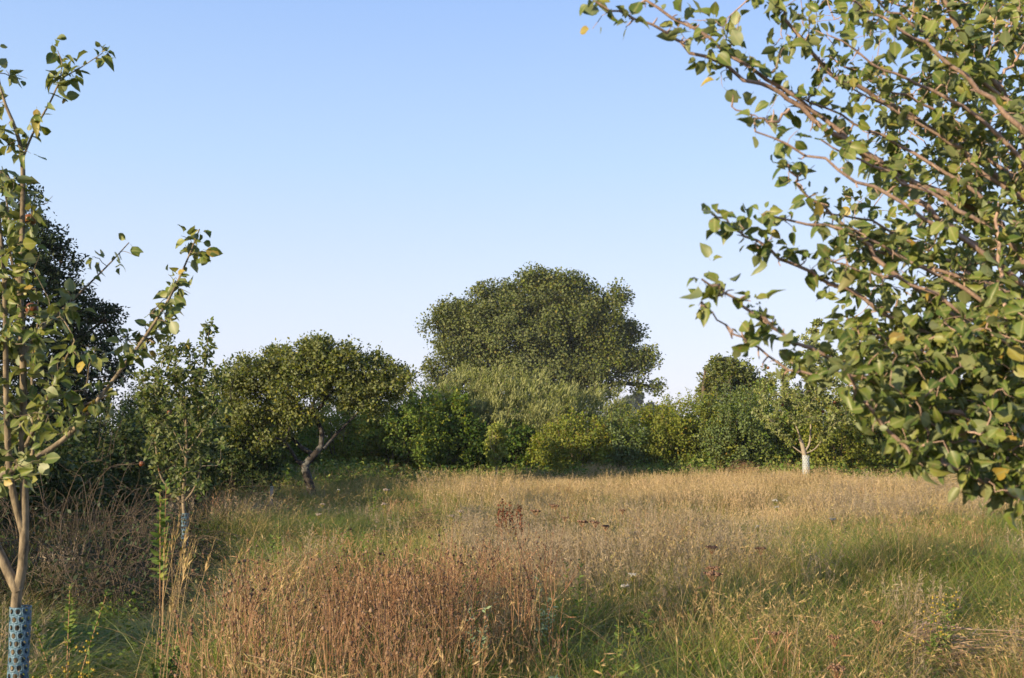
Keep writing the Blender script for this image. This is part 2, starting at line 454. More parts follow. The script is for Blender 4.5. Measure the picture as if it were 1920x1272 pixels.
# ------------------------------------------------------------------ tree skeletons
def smooth_poly(pts, sub=4):
    """Catmull-Rom through given points"""
    p = np.asarray(pts, float)
    if len(p) < 3: 
        t = np.linspace(0, 1, sub * (len(p) - 1) + 1)[:, None]
        return p[0] * (1 - t) + p[-1] * t
    q = np.vstack([2 * p[0] - p[1], p, 2 * p[-1] - p[-2]])
    out = []
    for i in range(1, len(q) - 2):
        for t in np.arange(sub) / sub:
            out.append(0.5 * ((2 * q[i]) + (-q[i - 1] + q[i + 1]) * t + (2 * q[i - 1] - 5 * q[i] + 4 * q[i + 1] - q[i + 2]) * t * t + (-q[i - 1] + 3 * q[i] - 3 * q[i + 1] + q[i + 2]) * t ** 3))
    out.append(p[-1])
    return np.array(out)


def grow(limbs, targets, r_tip, seed=0, wig=0.06, kpath=0.3, expo=0.5, steps=3, min_len=0.0):
    """limbs: list of (points, r0, r1, attach) ; targets joined one by one to the nearest node.
    returns limb chains, twig chains, target directions"""
    g = np.random.default_rng(seed)
    pos = []; par = []; path = []; fixed = []
    chains = []
    for pts, r0, r1 in limbs:
        n = len(pts)
        chains.append((pts, np.linspace(r0, r1, n)))
        for i, p in enumerate(pts):
            pos.append(p); fixed.append(True)
            path.append(np.linalg.norm(p - limbs[0][0][0])); par.append(-1)
    pos = [np.array(p) for p in pos]
    T = np.asarray(targets)
    base = np.array(pos)
    dmin = np.min(np.linalg.norm(T[:, None] - base[None], axis=2), axis=1)
    order = np.argsort(dmin)
    cap = len(pos) + len(T) * steps
    A = np.zeros((cap, 3)); A[:len(pos)] = pos
    pl = np.zeros(cap); pl[:len(pos)] = path
    pr = -np.ones(cap, int)
    n = len(pos); nfix = n
    ends = np.zeros(len(T), int)
    for ti in order:
        t = T[ti]
        d = np.linalg.norm(A[:n] - t, axis=1)
        j = int(np.argmin(d + kpath * pl[:n]))
        a = A[j]; D = d[j]
        prev = j
        for s in range(1, steps + 1):
            f = s / steps
            q = a * (1 - f) + t * f
            if s < steps:
                q = q + g.normal(size=3) * wig * D + np.array([0, 0, 0.10 * D * math.sin(math.pi * f)])
            A[n] = q; pr[n] = prev; pl[n] = pl[prev] + D / steps
            prev = n; n += 1
        ends[ti] = n - 1
    w = np.zeros(n)
    w[ends] += 1
    for i in range(n - 1, nfix - 1, -1):
        if pr[i] >= 0: w[pr[i]] += w[i]
    rad = r_tip * np.maximum(w, 1) ** expo
    # chains: follow heaviest child
    kids = {}
    for i in range(nfix, n): kids.setdefault(pr[i], []).append(i)
    twigs = []
    heads = []
    for k, c in kids.items():
        if k < nfix:
            heads += [(k, x) for x in c]
        else:
            c.sort(key=lambda q: -w[q])
            heads += [(k, x) for x in c[1:]]
    for k, x in heads:
        pts = [A[k]]; rr = [rad[x]]
        cur = x
        while True:
            pts.append(A[cur]); rr.append(rad[cur])
            c = kids.get(cur)
            if not c: break
            cur = c[0]
        rr[-1] = r_tip * 0.5
        twigs.append((np.array(pts), np.array(rr)))
    dirs = norm(A[ends] - A[pr[ends]])
    return chains, twigs, dirs, A[:n], pr[:n], ends


def blobs_targets(blobs, n, seed, shell=0.55):
    """blobs: (centre, rx, ry, rz, weight)"""
    g = np.random.default_rng(seed)
    w = np.array([b[4] for b in blobs], float); w /= w.sum()
    out = []
    for b, k in zip(blobs, g.multinomial(n, w)):
        v = norm(g.normal(size=(k, 3)))
        r = (shell + (1 - shell) * g.random(k)) ** (1.0 if shell > 0 else 0.33)
        r = np.where(g.random(k) < 0.25, g.random(k), r)
        out.append(np.array(b[0]) + v * r[:, None] * np.array([b[1], b[2], b[3]]))
    return np.concatenate(out)


def clump_leaves(T, per, rad, size, tmpl, seed, up=0.5, flat=0.7, outward=None, lean=None, centre=None):
    g = np.random.default_rng(seed)
    k = np.maximum(1, g.poisson(per, len(T)))
    idx = np.repeat(np.arange(len(T)), k)
    n = len(idx)
    rr = rad * (0.6 + 0.8 * g.random(len(T)))[idx]
    v = g.normal(size=(n, 3)) * 0.55
    v *= np.minimum(1, 1.0 / (np.linalg.norm(v, axis=1, keepdims=True) + 1e-6))
    v[:, 2] *= flat
    pos = T[idx] + v * rr[:, None]
    d = norm(g.normal(size=(n, 3)) + (v * 0.8))
    nn = g.normal(size=(n, 3)) * 0.7
    nn[:, 2] += up
    if centre is not None:
        nn += norm(pos - centre) * 0.7
    if lean is not None:
        d = norm(d * 0.55 + np.array(lean))
    s = size * (0.65 + 0.7 * g.random(n))
    return leaf_cloud(pos, d, nn, s, tmpl)


def make_tree(name, label, cat, base, limbs, targets, r_tip, leaf, mat, bark, per, crad, lsize, seed, group=None, sides=5, up=0.5, kpath=0.3,
              expo=0.5, lean=None, wig=0.06, flat=0.7, trunk_name='trunk', centre=None, extra=None, split_limbs=False):
    root = empty(name, base, label, cat, group)
    ch, tw, dirs, A, pr, ends = grow(limbs, targets, r_tip, seed, wig=wig, kpath=kpath, expo=expo)
    if split_limbs:
        for q, c in enumerate(ch):
            V, Fq = tubes([c], sides + 4)
            obj('trunk' if q == 0 else 'limb', mesh_np('trunk' if q == 0 else 'limb', V, Fq, bark, True), root, base)
    else:
        V, Fq = tubes(ch, sides + 1)
        obj(trunk_name, mesh_np(trunk_name, V, Fq, bark, True), root, base, 'stuff' if trunk_name == 'stems' else None)
    V, Fq = tubes(tw, sides if sides < 5 else 5)
    obj('branches', mesh_np('branches', V, Fq, bark, True), root, base, 'stuff')
    cl = [clump_leaves(np.asarray(targets), per, crad, lsize, leaf, seed + 5, up=up, lean=lean, flat=flat, centre=centre)]
    if extra: cl += extra
    V, Fq, mm = merge_clouds(cl)
    obj('crown', mesh_np('crown', V, Fq, mat), root, base, kind='stuff')
    return root


def base_at(px, d):
    t = (0.3 - CAMZ) / d
    v = (t * math.cos(PITCH) - math.sin(PITCH)) / (math.cos(PITCH) + t * math.sin(PITCH))
    x = P(px, 636 - F * v, d)[0]
    return np.array([x, d, float(ground_z(x, d))])


# ---- the big oak behind the hedge
def oak():
    D = 90.0
    b = base_at(1040, D)
    q = lambda px, py, dd=0: P(px, py, D + dd)
    limbs = [(smooth_poly([b, q(1042, 790), q(1035, 740), q(1025, 690), q(1010, 640)]), 0.75, 0.35),
             (smooth_poly([q(1040, 750), q(1075, 700, 0), q(1105, 660, .5), q(1125, 630, 1)]), 0.36, 0.1),
             (smooth_poly([q(1040, 760), q(985, 700, 2), q(930, 670, 2), q(890, 655, 3)]), 0.34, 0.08),
             (smooth_poly([q(1040, 770), q(1090, 740, 2), q(1150, 720, 2), q(1200, 722, 1), q(1235, 728, 1)]), 0.35, 0.08),
             (smooth_poly([q(1025, 690), q(1000, 630, 1), q(990, 590, 1)]), 0.3, 0.08),
             (smooth_poly([q(1025, 700), q(1050, 630, 3), q(1060, 570, 3)]), 0.35, 0.12),
             (smooth_poly([q(1000, 770), q(930, 740, 0), q(870, 710, 0), q(840, 700, 0)]), 0.2, 0.06)]
    m = D / F
    B = []
    for px, py, rx, ry, w in [(1015, 566, 80, 42, 8), (925, 600, 66, 50, 7), (1085, 592, 70, 48, 7), (1140, 625, 46, 66, 6), (1010, 640, 110, 60, 9),
                              (870, 640, 58, 48, 5), (845, 610, 34, 32, 1.6), (900, 690, 60, 42, 4), (1085, 680, 80, 48, 7), (1165, 690, 46, 38, 3.6),
                              (830, 695, 34, 28, 2), (1205, 668, 24, 16, 0.9), (1215, 725, 28, 6, 0.5), (1035, 532, 44, 16, 1.6), (975, 542, 36, 14, 1), (985, 735, 100, 36, 5), (1100, 735, 60, 34, 4), (890, 735, 60, 28, 2.5), (1000, 690, 130, 50, 8), (830, 730, 34, 20, 1.2)]:
        B.append((q(px, py), rx * m, rx * m * 0.9 if rx > 50 else rx * m * 1.3, ry * m, w))
    g = np.random.default_rng(3)
    for k in range(60):      # tufts that stand out of the outline
        c = B[g.integers(0, 10)]; a = g.uniform(-0.35, math.pi + .35)
        B.append((c[0] + np.array([math.cos(a) * c[1], g.normal() * c[2] * .4, math.sin(a) * c[3]]) * g.uniform(.92, 1.12), .9, .9, .6, 0.55))
    B += [(q(1005, 640), 160 * m, 120 * m, 88 * m, 9), (q(960, 612), 100 * m, 90 * m, 66 * m, 5), (q(1080, 632), 92 * m, 90 * m, 72 * m, 4)]
    T = blobs_targets(B, 1500, 11, shell=0.6)
    make_tree('oak_tree', 'great round oak rising behind the hedge at the centre', 'oak tree', b, limbs, T, 0.012, Q_ROUND, M['oak_leaf'], M['bark'], 115, 0.80, 0.20, 21,
              kpath=0.25, up=0.5, flat=0.95, centre=q(1020, 700))


oak()


# ---- old apple tree with a lichened leaning trunk
def old_apple():
    D = 24.5
    b = base_at(583, D)
    q = lambda px, py, dd=0: P(px, py, D + dd)
    limbs = [(smooth_poly([b + np.array([0, 0, -0.05]), q(584, 925), q(577, 895), q(572, 874), q(588, 855), q(602, 838)]), 0.115, 0.07),
             (smooth_poly([q(575, 880), q(566, 870), q(556, 864)]), 0.085, 0.05),
             (smooth_poly([q(602, 838), q(603, 810), q(594, 788), q(585, 772), q(590, 740), q(580, 700)]), 0.06, 0.025),
             (smooth_poly([q(606, 842), q(630, 815, .2), q(655, 790, .3), q(680, 765, .3), q(710, 735, .3)]), 0.045, 0.015),
             (smooth_poly([q(585, 772), q(600, 765), q(612, 745), q(640, 720)]), 0.05, 0.02),
             (smooth_poly([q(592, 855, .1), q(560, 835, .5), q(535, 800, .6), q(528, 770, .5), q(500, 730, .4)]), 0.06, 0.02)]
    m = D / F
    B = []
    for px, py, rx, ry, w in [(590, 690, 80, 40, 8), (540, 700, 80, 46, 7), (650, 700, 70, 44, 7), (470, 720, 55, 42, 4), (708, 712, 46, 46, 2.6), (745, 730, 30, 28, 1.4),
                              (598, 660, 30, 14, 1.2), (600, 735, 120, 24, 5), (440, 725, 36, 36, 2), (560, 770, 60, 26, 1.2), (690, 760, 50, 20, 1.4), (470, 770, 60, 40, 3.4), (520, 815, 36, 36, 2), (450, 830, 46, 44, 2.6), (548, 780, 40, 30, 1.6), (660, 735, 60, 30, 2)]:
        B.append((q(px, py), rx * m, max(rx, 60) * m * 1.05, ry * m, w))
    gg = np.random.default_rng(8)
    for k in range(46):
        c = B[gg.integers(0, 8)]; a = gg.uniform(-0.2, math.pi + .2)
        B.append((c[0] + np.array([math.cos(a) * c[1], gg.normal() * c[2] * .4, math.sin(a) * c[3]]) * gg.uniform(.9, 1.08), .22, .22, .2, 0.35))
    T = blobs_targets(B, 1150, 12, shell=0.55)
    r = make_tree('old_apple_tree', 'old spreading apple tree with leaning grey trunk left of centre', 'apple tree', b, limbs, T, 0.0045, Q_BROAD, M['old_apple_leaf'], M['old_bark'], 40, 0.19, 0.075, 31,
                  kpath=0.25, up=0.5, split_limbs=True)
    # water shoots standing out of the crown on the right
    g = np.random.default_rng(5); sh = []; cl = []
    for px, py, y0 in [(652, 645, 690), (675, 655, 700), (690, 650, 700), (712, 648, 700), (738, 690, 730), (758, 708, 740), (457, 672, 710), (480, 668, 700), (425, 678, 720), (770, 710, 745)]:
        a = q(px - 6, y0, g.normal() * .3); e = q(px, py, g.normal() * .3)
        pts = smooth_poly([a, (a + e) / 2 + g.normal(size=3) * 0.03, e]); sh.append((pts, np.linspace(0.008, 0.003, len(pts))))
        t = pts[g.integers(2, len(pts), 40)]
        cl.append(leaf_cloud(t + g.normal(size=t.shape) * 0.035, norm(g.normal(size=t.shape)), g.normal(size=t.shape) + [0, 0, .5], 0.07 * (0.7 + g.random(40) * .6), Q_BROAD))
    V, Fq = tubes(sh, 4); obj('water_shoots', mesh_np('water_shoots', V, Fq, M['old_bark'], True), r, b, 'stuff')
    V, Fq, mm = merge_clouds(cl); obj('shoot_leaves', mesh_np('shoot_leaves', V, Fq, M['old_apple_leaf']), r, b, kind='stuff')


old_apple()


# ---- generic broad tree used for the dark tree on the left and those off to the left
def broad_tree(name, label, base, h, crown, n, mat, seed, per=40, crad=0.45, ls=0.12, tmpl=Q_BROAD, tr=0.2, group=None, cat='tree', bark=None, low=0.25, shell=0.5):
    base = np.array(base, float)
    g = np.random.default_rng(seed)
    limbs = [(smooth_poly([base, base + [0.1, 0, h * 0.3], base + [-0.1, 0.1, h * 0.6], base + [0, 0, h * 0.85]]), tr, tr * 0.25)]
    for k in range(6):
        a = g.random() * 6.28; z = h * (low + 0.08 * k)
        e = base + [math.cos(a) * crown * 0.6, math.sin(a) * crown * 0.6, z + crown * 0.45]
        limbs.append((smooth_poly([base + [0, 0, z], (base + [0, 0, z] + e) / 2 + [0, 0, 0.1], e]), tr * 0.5, tr * 0.15))
    B = []
    for k in range(9):
        a = g.random() * 6.28; f = g.random()
        zz = h * (0.30 + 0.55 * k / 8)
        r = crown * (0.62 - 0.25 * abs(k / 8 - 0.35))
        off = crown * (0.42 if k < 7 else 0.12)
        B.append((base + [math.cos(a) * off, math.sin(a) * off, zz], r, r, r * 0.55, 1 + (k in (2, 3, 4))))
    T = blobs_targets(B, n, seed + 1, shell)
    T[:, 2] = np.maximum(T[:, 2], base[2] + 0.3)
    return make_tree(name, label, cat, base, limbs, T, 0.008, tmpl, mat, bark or M['bark'], per, crad, ls, seed, group=group)


def dark_left():
    D = 28.0
    b = base_at(40, D)
    q = lambda px, py, dd=0: P(px, py, D + dd)
    limbs = [(smooth_poly([b, q(45, 780), q(40, 640), q(50, 500), q(62, 400)]), 0.16, 0.03),
             (smooth_poly([q(45, 760), q(110, 690), q(170, 620), q(215, 590)]), 0.07, 0.02),
             (smooth_poly([q(42, 700), q(-20, 620), q(-60, 560)]), 0.07, 0.02),
             (smooth_poly([q(42, 640), q(90, 560), q(120, 480)]), 0.05, 0.02),
             (smooth_poly([q(45, 800), q(130, 770, -.5), q(210, 740, -1)]), 0.06, 0.02)]
    m = D / F
    B = []
    for px, py, rx, ry, w in [(60, 395, 42, 48, 2), (75, 450, 66, 44, 3), (100, 500, 74, 46, 4), (70, 570, 110, 50, 6), (150, 555, 50, 44, 2.4), (180, 600, 56, 40, 2.4), (60, 650, 150, 60, 8), (-40, 520, 90, 120, 6),
                              (150, 660, 80, 60, 5), (130, 730, 110, 60, 7), (0, 740, 120, 80, 6), (225, 590, 22, 24, 0.5), (225, 640, 26, 36, 0.9), (40, 350, 24, 14, 0.6), (235, 700, 30, 26, 1), (110, 810, 120, 50, 5)]:
        B.append((q(px * .93, py), rx * m * .85, min(rx, 80) * m, ry * m, w))
    T = blobs_targets(B, 1000, 14, shell=0.5)
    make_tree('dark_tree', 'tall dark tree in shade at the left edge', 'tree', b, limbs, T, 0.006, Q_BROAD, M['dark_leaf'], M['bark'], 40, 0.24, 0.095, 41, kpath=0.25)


dark_left()


# ------------------------------------------------------------------ hedge shrubs
def shrub(label, px, top, hw, D, kind, seed, name='hedge_shrub', cat='shrub', group=None, low=0.0, n=None, tip=0.25):
    g = np.random.default_rng(seed)
    b = base_at(px, D)
    m = D / F
    H = P(px, top, D)[2] - b[2]
    W = hw * m * (1.22 if px > 700 and kind != 'bronze' else 1.0)
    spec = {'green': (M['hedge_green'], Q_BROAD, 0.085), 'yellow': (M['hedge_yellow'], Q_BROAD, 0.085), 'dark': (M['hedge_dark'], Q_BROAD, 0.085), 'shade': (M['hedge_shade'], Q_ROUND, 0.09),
            'blue': (M['hedge_blue'], Q_BROAD, 0.08), 'willow': (M['willow_leaf'], Q_NARROW, 0.135), 'bronze': (M['bronze_leaf'], Q_BROAD, 0.07), 'hazel': (M['hedge_green'], Q_ROUND, 0.10)}
    mat, tm, ls = spec[kind]
    if n is None: n = int(70 + 60 * W * H)
    # targets: columns of uneven height, biased to the outside
    a = g.random(n) * 2 * math.pi
    r = np.sqrt(g.random(n)) ** 0.7
    topf = 1 - 0.30 * r ** 3 + 0.08 * np.sin(a * 3 + seed) + 0.05 * np.sin(a * 7 + r * 5)
    z = g.random(n) ** 0.8
    z = low + (1 - low) * z
    spread = 0.72 + 0.34 * np.sin(np.clip(z, 0, 1) * math.pi * 0.75)
    col = 0.13 * np.sin(a * 5 + seed * 1.7) + 0.07 * np.sin(a * 11 + seed)
    spread = spread * (1 + col)
    T = np.stack([b[0] + np.cos(a) * r * W * spread, b[1] + np.sin(a) * r * max(W, 0.9) * 0.8 * spread, b[2] + 0.1 + z * topf * (H - 0.15)], -1)
    if kind == 'willow':
        T[:, 0] += (T[:, 2] - b[2]) * 0.10
        T[:, 2] += 0.25 * g.random(n) ** 3
    ns = 7
    limbs = []
    for k in range(ns):
        aa = k * 2.4 + g.random(); rr = W * (0.15 + 0.45 * g.random())
        e = b + [math.cos(aa) * rr, math.sin(aa) * rr, H * (0.55 + 0.3 * g.random())]
        s = b + [math.cos(aa) * 0.12, math.sin(aa) * 0.12, -0.05]
        limbs.append((smooth_poly([s, (s + e) / 2 + [0, 0, H * 0.08], e]), 0.03, 0.01))
    extra = []
    # tip shoots above the crown
    nt = int(20 + 16 * W)
    for k in range(nt):
        aa = g.random() * 6.28; r0 = math.sqrt(g.random())
        zt = b[2] + (1 - 0.30 * r0 ** 3) * H
        s = np.array([b[0] + math.cos(aa) * r0 * W, b[1] + math.sin(aa) * r0 * W * 0.8, zt - 0.35 - 0.9 * g.random() * (r0 > .6)])
        ln = 0.35 + tip * (0.3 + g.random())
        lean = np.array([0.10, 0, 1]) + g.normal(size=3) * 0.16
        if kind == 'willow': lean = np.array([0.26, 0, 1]) + g.normal(size=3) * 0.12; ln *= 1.35
        e = s + norm(lean) * ln
        pts = smooth_poly([s, (s + e) / 2 + g.normal(size=3) * 0.02, e])
        limbs.append((pts, 0.006, 0.002))
        kk = 26 if kind != 'willow' else 44
        t = s + (e - s) * g.random((kk, 1)) + g.normal(size=(kk, 3)) * 0.03
        d = g.normal(size=(kk, 3)) + [0, 0, 0.3]
        if kind == 'willow': d = g.normal(size=(kk, 3)) * 0.4 + [0.55, 0, 0.8]
        extra.append(leaf_cloud(t, norm(d), g.normal(size=(kk, 3)) + [0, -.2, .6], ls * 0.85 * (0.6 + 0.7 * g.random(kk)), tm))
    return make_tree(name, label, cat, b, limbs, T, 0.003, tm, mat, M['bark'], 46 if kind != 'willow' else 60, 0.20, ls, seed, group=group, sides=3, up=0.4,
                     lean=(0.22, 0, 0.9) if kind == 'willow' else None, trunk_name='stems', extra=extra, kpath=0.15, flat=0.95, centre=b + [0, 0, H * 0.4])


SHRUBS = [
    # label, px, top, half width, depth, kind
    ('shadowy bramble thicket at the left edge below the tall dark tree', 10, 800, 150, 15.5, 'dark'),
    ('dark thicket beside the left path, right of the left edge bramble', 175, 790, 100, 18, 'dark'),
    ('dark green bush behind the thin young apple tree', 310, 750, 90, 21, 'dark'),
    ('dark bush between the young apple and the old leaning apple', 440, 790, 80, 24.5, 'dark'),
    ('loose feathery bush showing above the young apple tree', 270, 725, 50, 31, 'blue'),
    ('leafy bush standing against the left side of the old apple crown', 415, 715, 60, 29, 'green'),
    ('bush in the gap under the old apple crown, left part', 520, 760, 80, 33, 'green'),
    ('yellow green bush seen beneath the old apple crown, right of its fork', 640, 745, 85, 34, 'yellow'),
    ('green bush at the right foot of the old apple crown', 745, 745, 70, 33.5, 'green'),
    ('tall green shrub at the left end of the willow clump', 800, 735, 70, 34.5, 'hazel'),
    ('silvery wind-bent willow in front of the left half of the oak', 872, 708, 95, 36.5, 'willow'),
    ('silvery wind-bent willow in front of the oak trunk', 972, 704, 90, 36, 'willow'),
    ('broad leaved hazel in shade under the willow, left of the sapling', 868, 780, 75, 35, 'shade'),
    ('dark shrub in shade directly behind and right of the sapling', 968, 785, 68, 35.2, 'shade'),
    ('pale topped bush under the right side of the oak', 1085, 732, 70, 37, 'willow'),
    ('yellowish rounded bush right of the shaded gap behind the sapling', 1080, 775, 62, 33, 'yellow'),
    ('small blue green bush below the gap between oak and hedge', 1152, 776, 42, 33, 'blue'),
    ('sunlit yellow green hedge bush below the distant tree', 1215, 762, 62, 34, 'yellow'),
    ('sunlit green hedge bush in the middle of the right hand hedge', 1295, 742, 70, 34.5, 'yellow'),
    ('blue green willow bush left of the young apple with the pale forked trunk', 1372, 726, 58, 34, 'blue'),
    ('green bush directly behind the white trunked young apple', 1450, 722, 70, 35.5, 'green'),
    ('yellow green bush right of the white trunked young apple', 1570, 725, 85, 35, 'yellow'),
    ('bright green bush seen through the near apple boughs', 1690, 700, 90, 35, 'green'),
    ('tall yellowing bush behind the near apple boughs', 1800, 690, 80, 35.5, 'yellow'),
    ('tall green bush at the right edge behind the apple boughs', 1930, 690, 85, 35, 'green'),
]
for i, (lab, px, top, hw, D, kind) in enumerate(SHRUBS):
    shrub(lab, px, top, hw, D, kind, 100 + i, group='bushes of the hedge round the meadow')
shrub('low bronze and yellow bush at the hedge foot right of the old apple', 735, 878, 36, 30.5, 'bronze', 150, n=110, tip=0.05)
# second row closing the hedge behind
BACK = [(150, 740, 150, 34), (360, 740, 120, 37), (560, 740, 120, 39), (760, 770, 110, 40), (930, 750, 120, 41), (1060, 770, 90, 41), (1250, 775, 80, 41), (1400, 760, 110, 41), (1560, 745, 110, 41), (1740, 720, 120, 41), (1920, 710, 120, 41)]
BL = ['dark rear bush behind the left thicket', 'rear bush behind the thin young apple', 'rear bush behind the old apple tree', 'rear bush between old apple and willows',
      'rear bush behind the willows', 'rear bush below the right half of the oak', 'rear bush under the distant tree', 'rear bush left of the white trunked apple', 'rear bush right of the white trunked apple',
      'rear bush behind the near apple boughs', 'rear bush behind the boughs at the right edge']
for i, (px, top, hw, D) in enumerate(BACK):
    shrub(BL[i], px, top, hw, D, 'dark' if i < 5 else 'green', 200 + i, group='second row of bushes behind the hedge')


# small tree behind the right hedge, and far tree in the gap
def mid_tree(label, px, top, hw, D, mat, seed, ls, n=260, name='field_tree', base_py=None, per=34):
    b = base_at(px, D); m = D / F
    q = lambda a, c, dd=0: P(a, c, D + dd)
    bot = 800
    limbs = [(smooth_poly([b, q(px, bot), q(px - hw * .1, (top + bot) / 2), q(px, top + 10)]), 0.004 * D, 0.001 * D)]
    g = np.random.default_rng(seed)
    B = []
    for k in range(7):
        B.append((q(px + g.uniform(-.6, .6) * hw, top + (bot - top) * (0.18 + 0.09 * k), g.uniform(-.5, .5) * hw * m), hw * m * .5, hw * m * .5, (bot - top) * m * 0.17, 1))
    T = blobs_targets(B, n, seed)
    return make_tree(name, label, 'tree', b, limbs, T, 0.005, Q_BROAD, mat, M['bark'], per, hw * m * 0.13, ls, seed, sides=3)


mid_tree('small dark rounded tree above the hedge left of the near boughs', 1375, 664, 74, 52, M['oak_leaf'], 61, 0.15, n=420)
mid_tree('thin spreading tree top beside the rounded one, above the hedge', 1322, 685, 36, 50, M['old_apple_leaf'], 62, 0.11, n=110)
mid_tree('hazy distant tree in the gap right of the oak', 1192, 737, 24, 330, M['far_leaf'], 63, 1.0, n=140)
mid_tree('low hazy distant tree just left of the taller far one', 1165, 757, 24, 340, M['far_leaf'], 64, 1.0, n=100)
mid_tree('low hazy distant tree right of the taller far one', 1232, 755, 30, 340, M['far_leaf'], 65, 1.0, n=100)

# unseen trees and bushes, added left of the view to shade the meadow
SHADE = [((-9.8, 1.2), 2.7, 1.5, 'first'), ((-12.8, 4.0), 3.4, 1.7, 'second'), ((-17, 5.5), 5.0, 2.0, 'third'), ((-18, 11), 5.0, 2.2, 'fourth'), ((-18, 17), 6.2, 2.5, 'fifth'), ((-24, 15), 11.5, 3.4, 'tallest')]
for i, ((x, y), h, cr, wd) in enumerate(SHADE):
    broad_tree('unseen_shade_tree', 'unseen shade tree added beyond the left edge of the view, %s from the near end' % wd, (x, y, float(ground_z(x, y))), h, cr, 420, M['oak_leaf'], 300 + i, per=24, crad=0.12 * cr, ls=0.15, group='unseen shade trees added beyond the left edge')


# ------------------------------------------------------------------ tree guards
def guard(label, px, D, top_z, rad, base=None, mat='guard', cols=10, row_h=0.034, tilt=0.0, hole=0.34):
    b = base_at(px, D) if base is None else np.array(base, float)
    rows = int((top_z - b[2]) / row_h)
    V = []; Fq = []
    k = 8
    for j in range(rows):
        for i in range(cols):
            off = len(V)
            u0, v0 = i + (0.5 if j % 2 else 0), j
            # outer square ring of 8 points and round inner ring of 8
            for t in range(k):
                a = 2 * math.pi * t / k
                sx, sy = math.cos(a), math.sin(a)
                s = 0.5 / max(abs(sx), abs(sy))
                V.append((u0 + 0.5 + sx * s, v0 + 0.5 + sy * s))
            for t in range(k):
                a = 2 * math.pi * t / k
                V.append((u0 + 0.5 + math.cos(a) * hole, v0 + 0.5 + math.sin(a) * hole * 1.05))
            for t in range(k):
                t2 = (t + 1) % k
                Fq.append((off + t, off + t2, off + k + t2, off + k + t))
    V = np.array(V); th = V[:, 0] / cols * 2 * math.pi
    W = np.stack([b[0] + rad * np.cos(th) * (1 + 0.04 * np.sin(V[:, 1] * .6)), b[1] + rad * np.sin(th), b[2] + V[:, 1] * row_h], -1)
    W[:, 0] += tilt * (W[:, 2] - b[2])
    me = mesh_np('tree_guard', W, [np.array(Fq)], M[mat])
    me.shade_smooth()
    o = obj('tree_guard', me, None, b); o.location = b
    sm = o.modifiers.new('thickness', 'SOLIDIFY'); sm.thickness = 0.002
    tag(o, label, 'tree guard', 'perforated guards round the young apple trunks')


# ------------------------------------------------------------------ apples
def apple_mesh():
    prof = [(0, -0.42), (0.12, -0.47), (0.30, -0.44), (0.44, -0.28), (0.52, 0.0), (0.50, 0.22), (0.38, 0.42), (0.20, 0.47), (0.06, 0.38), (0, 0.32)]
    n = 12; V = []; T = []; Q = []
    for r, z in prof:
        for i in range(n):
            a = i * 2 * math.pi / n
            V.append((r * math.cos(a), r * math.sin(a), z))
    for j in range(len(prof) - 1):
        for i in range(n):
            Q.append((j * n + i, j * n + (i + 1) % n, (j + 1) * n + (i + 1) % n, (j + 1) * n + i))
    return mesh_np('apple', np.array(V), [np.array(Q)], M['apple_skin'], True)


APPLE = apple_mesh()


def apple(root, pos, size):
    o = bpy.data.objects.new('apple', APPLE); link(o, root)
    o.location = Vector(pos) - root.location; o.scale = (size,) * 3
    o.rotation_euler = (random.uniform(-.3, .3), random.uniform(-.3, .3), random.uniform(0, 6))


# ------------------------------------------------------------------ near apple trees
LEAF_MESH = []
for V0, T0, Q0, M0 in NEAR_LEAVES:
    LEAF_MESH.append(mesh_np('leaf', V0, [T0, Q0], M['apple_leaf'], False, M0))


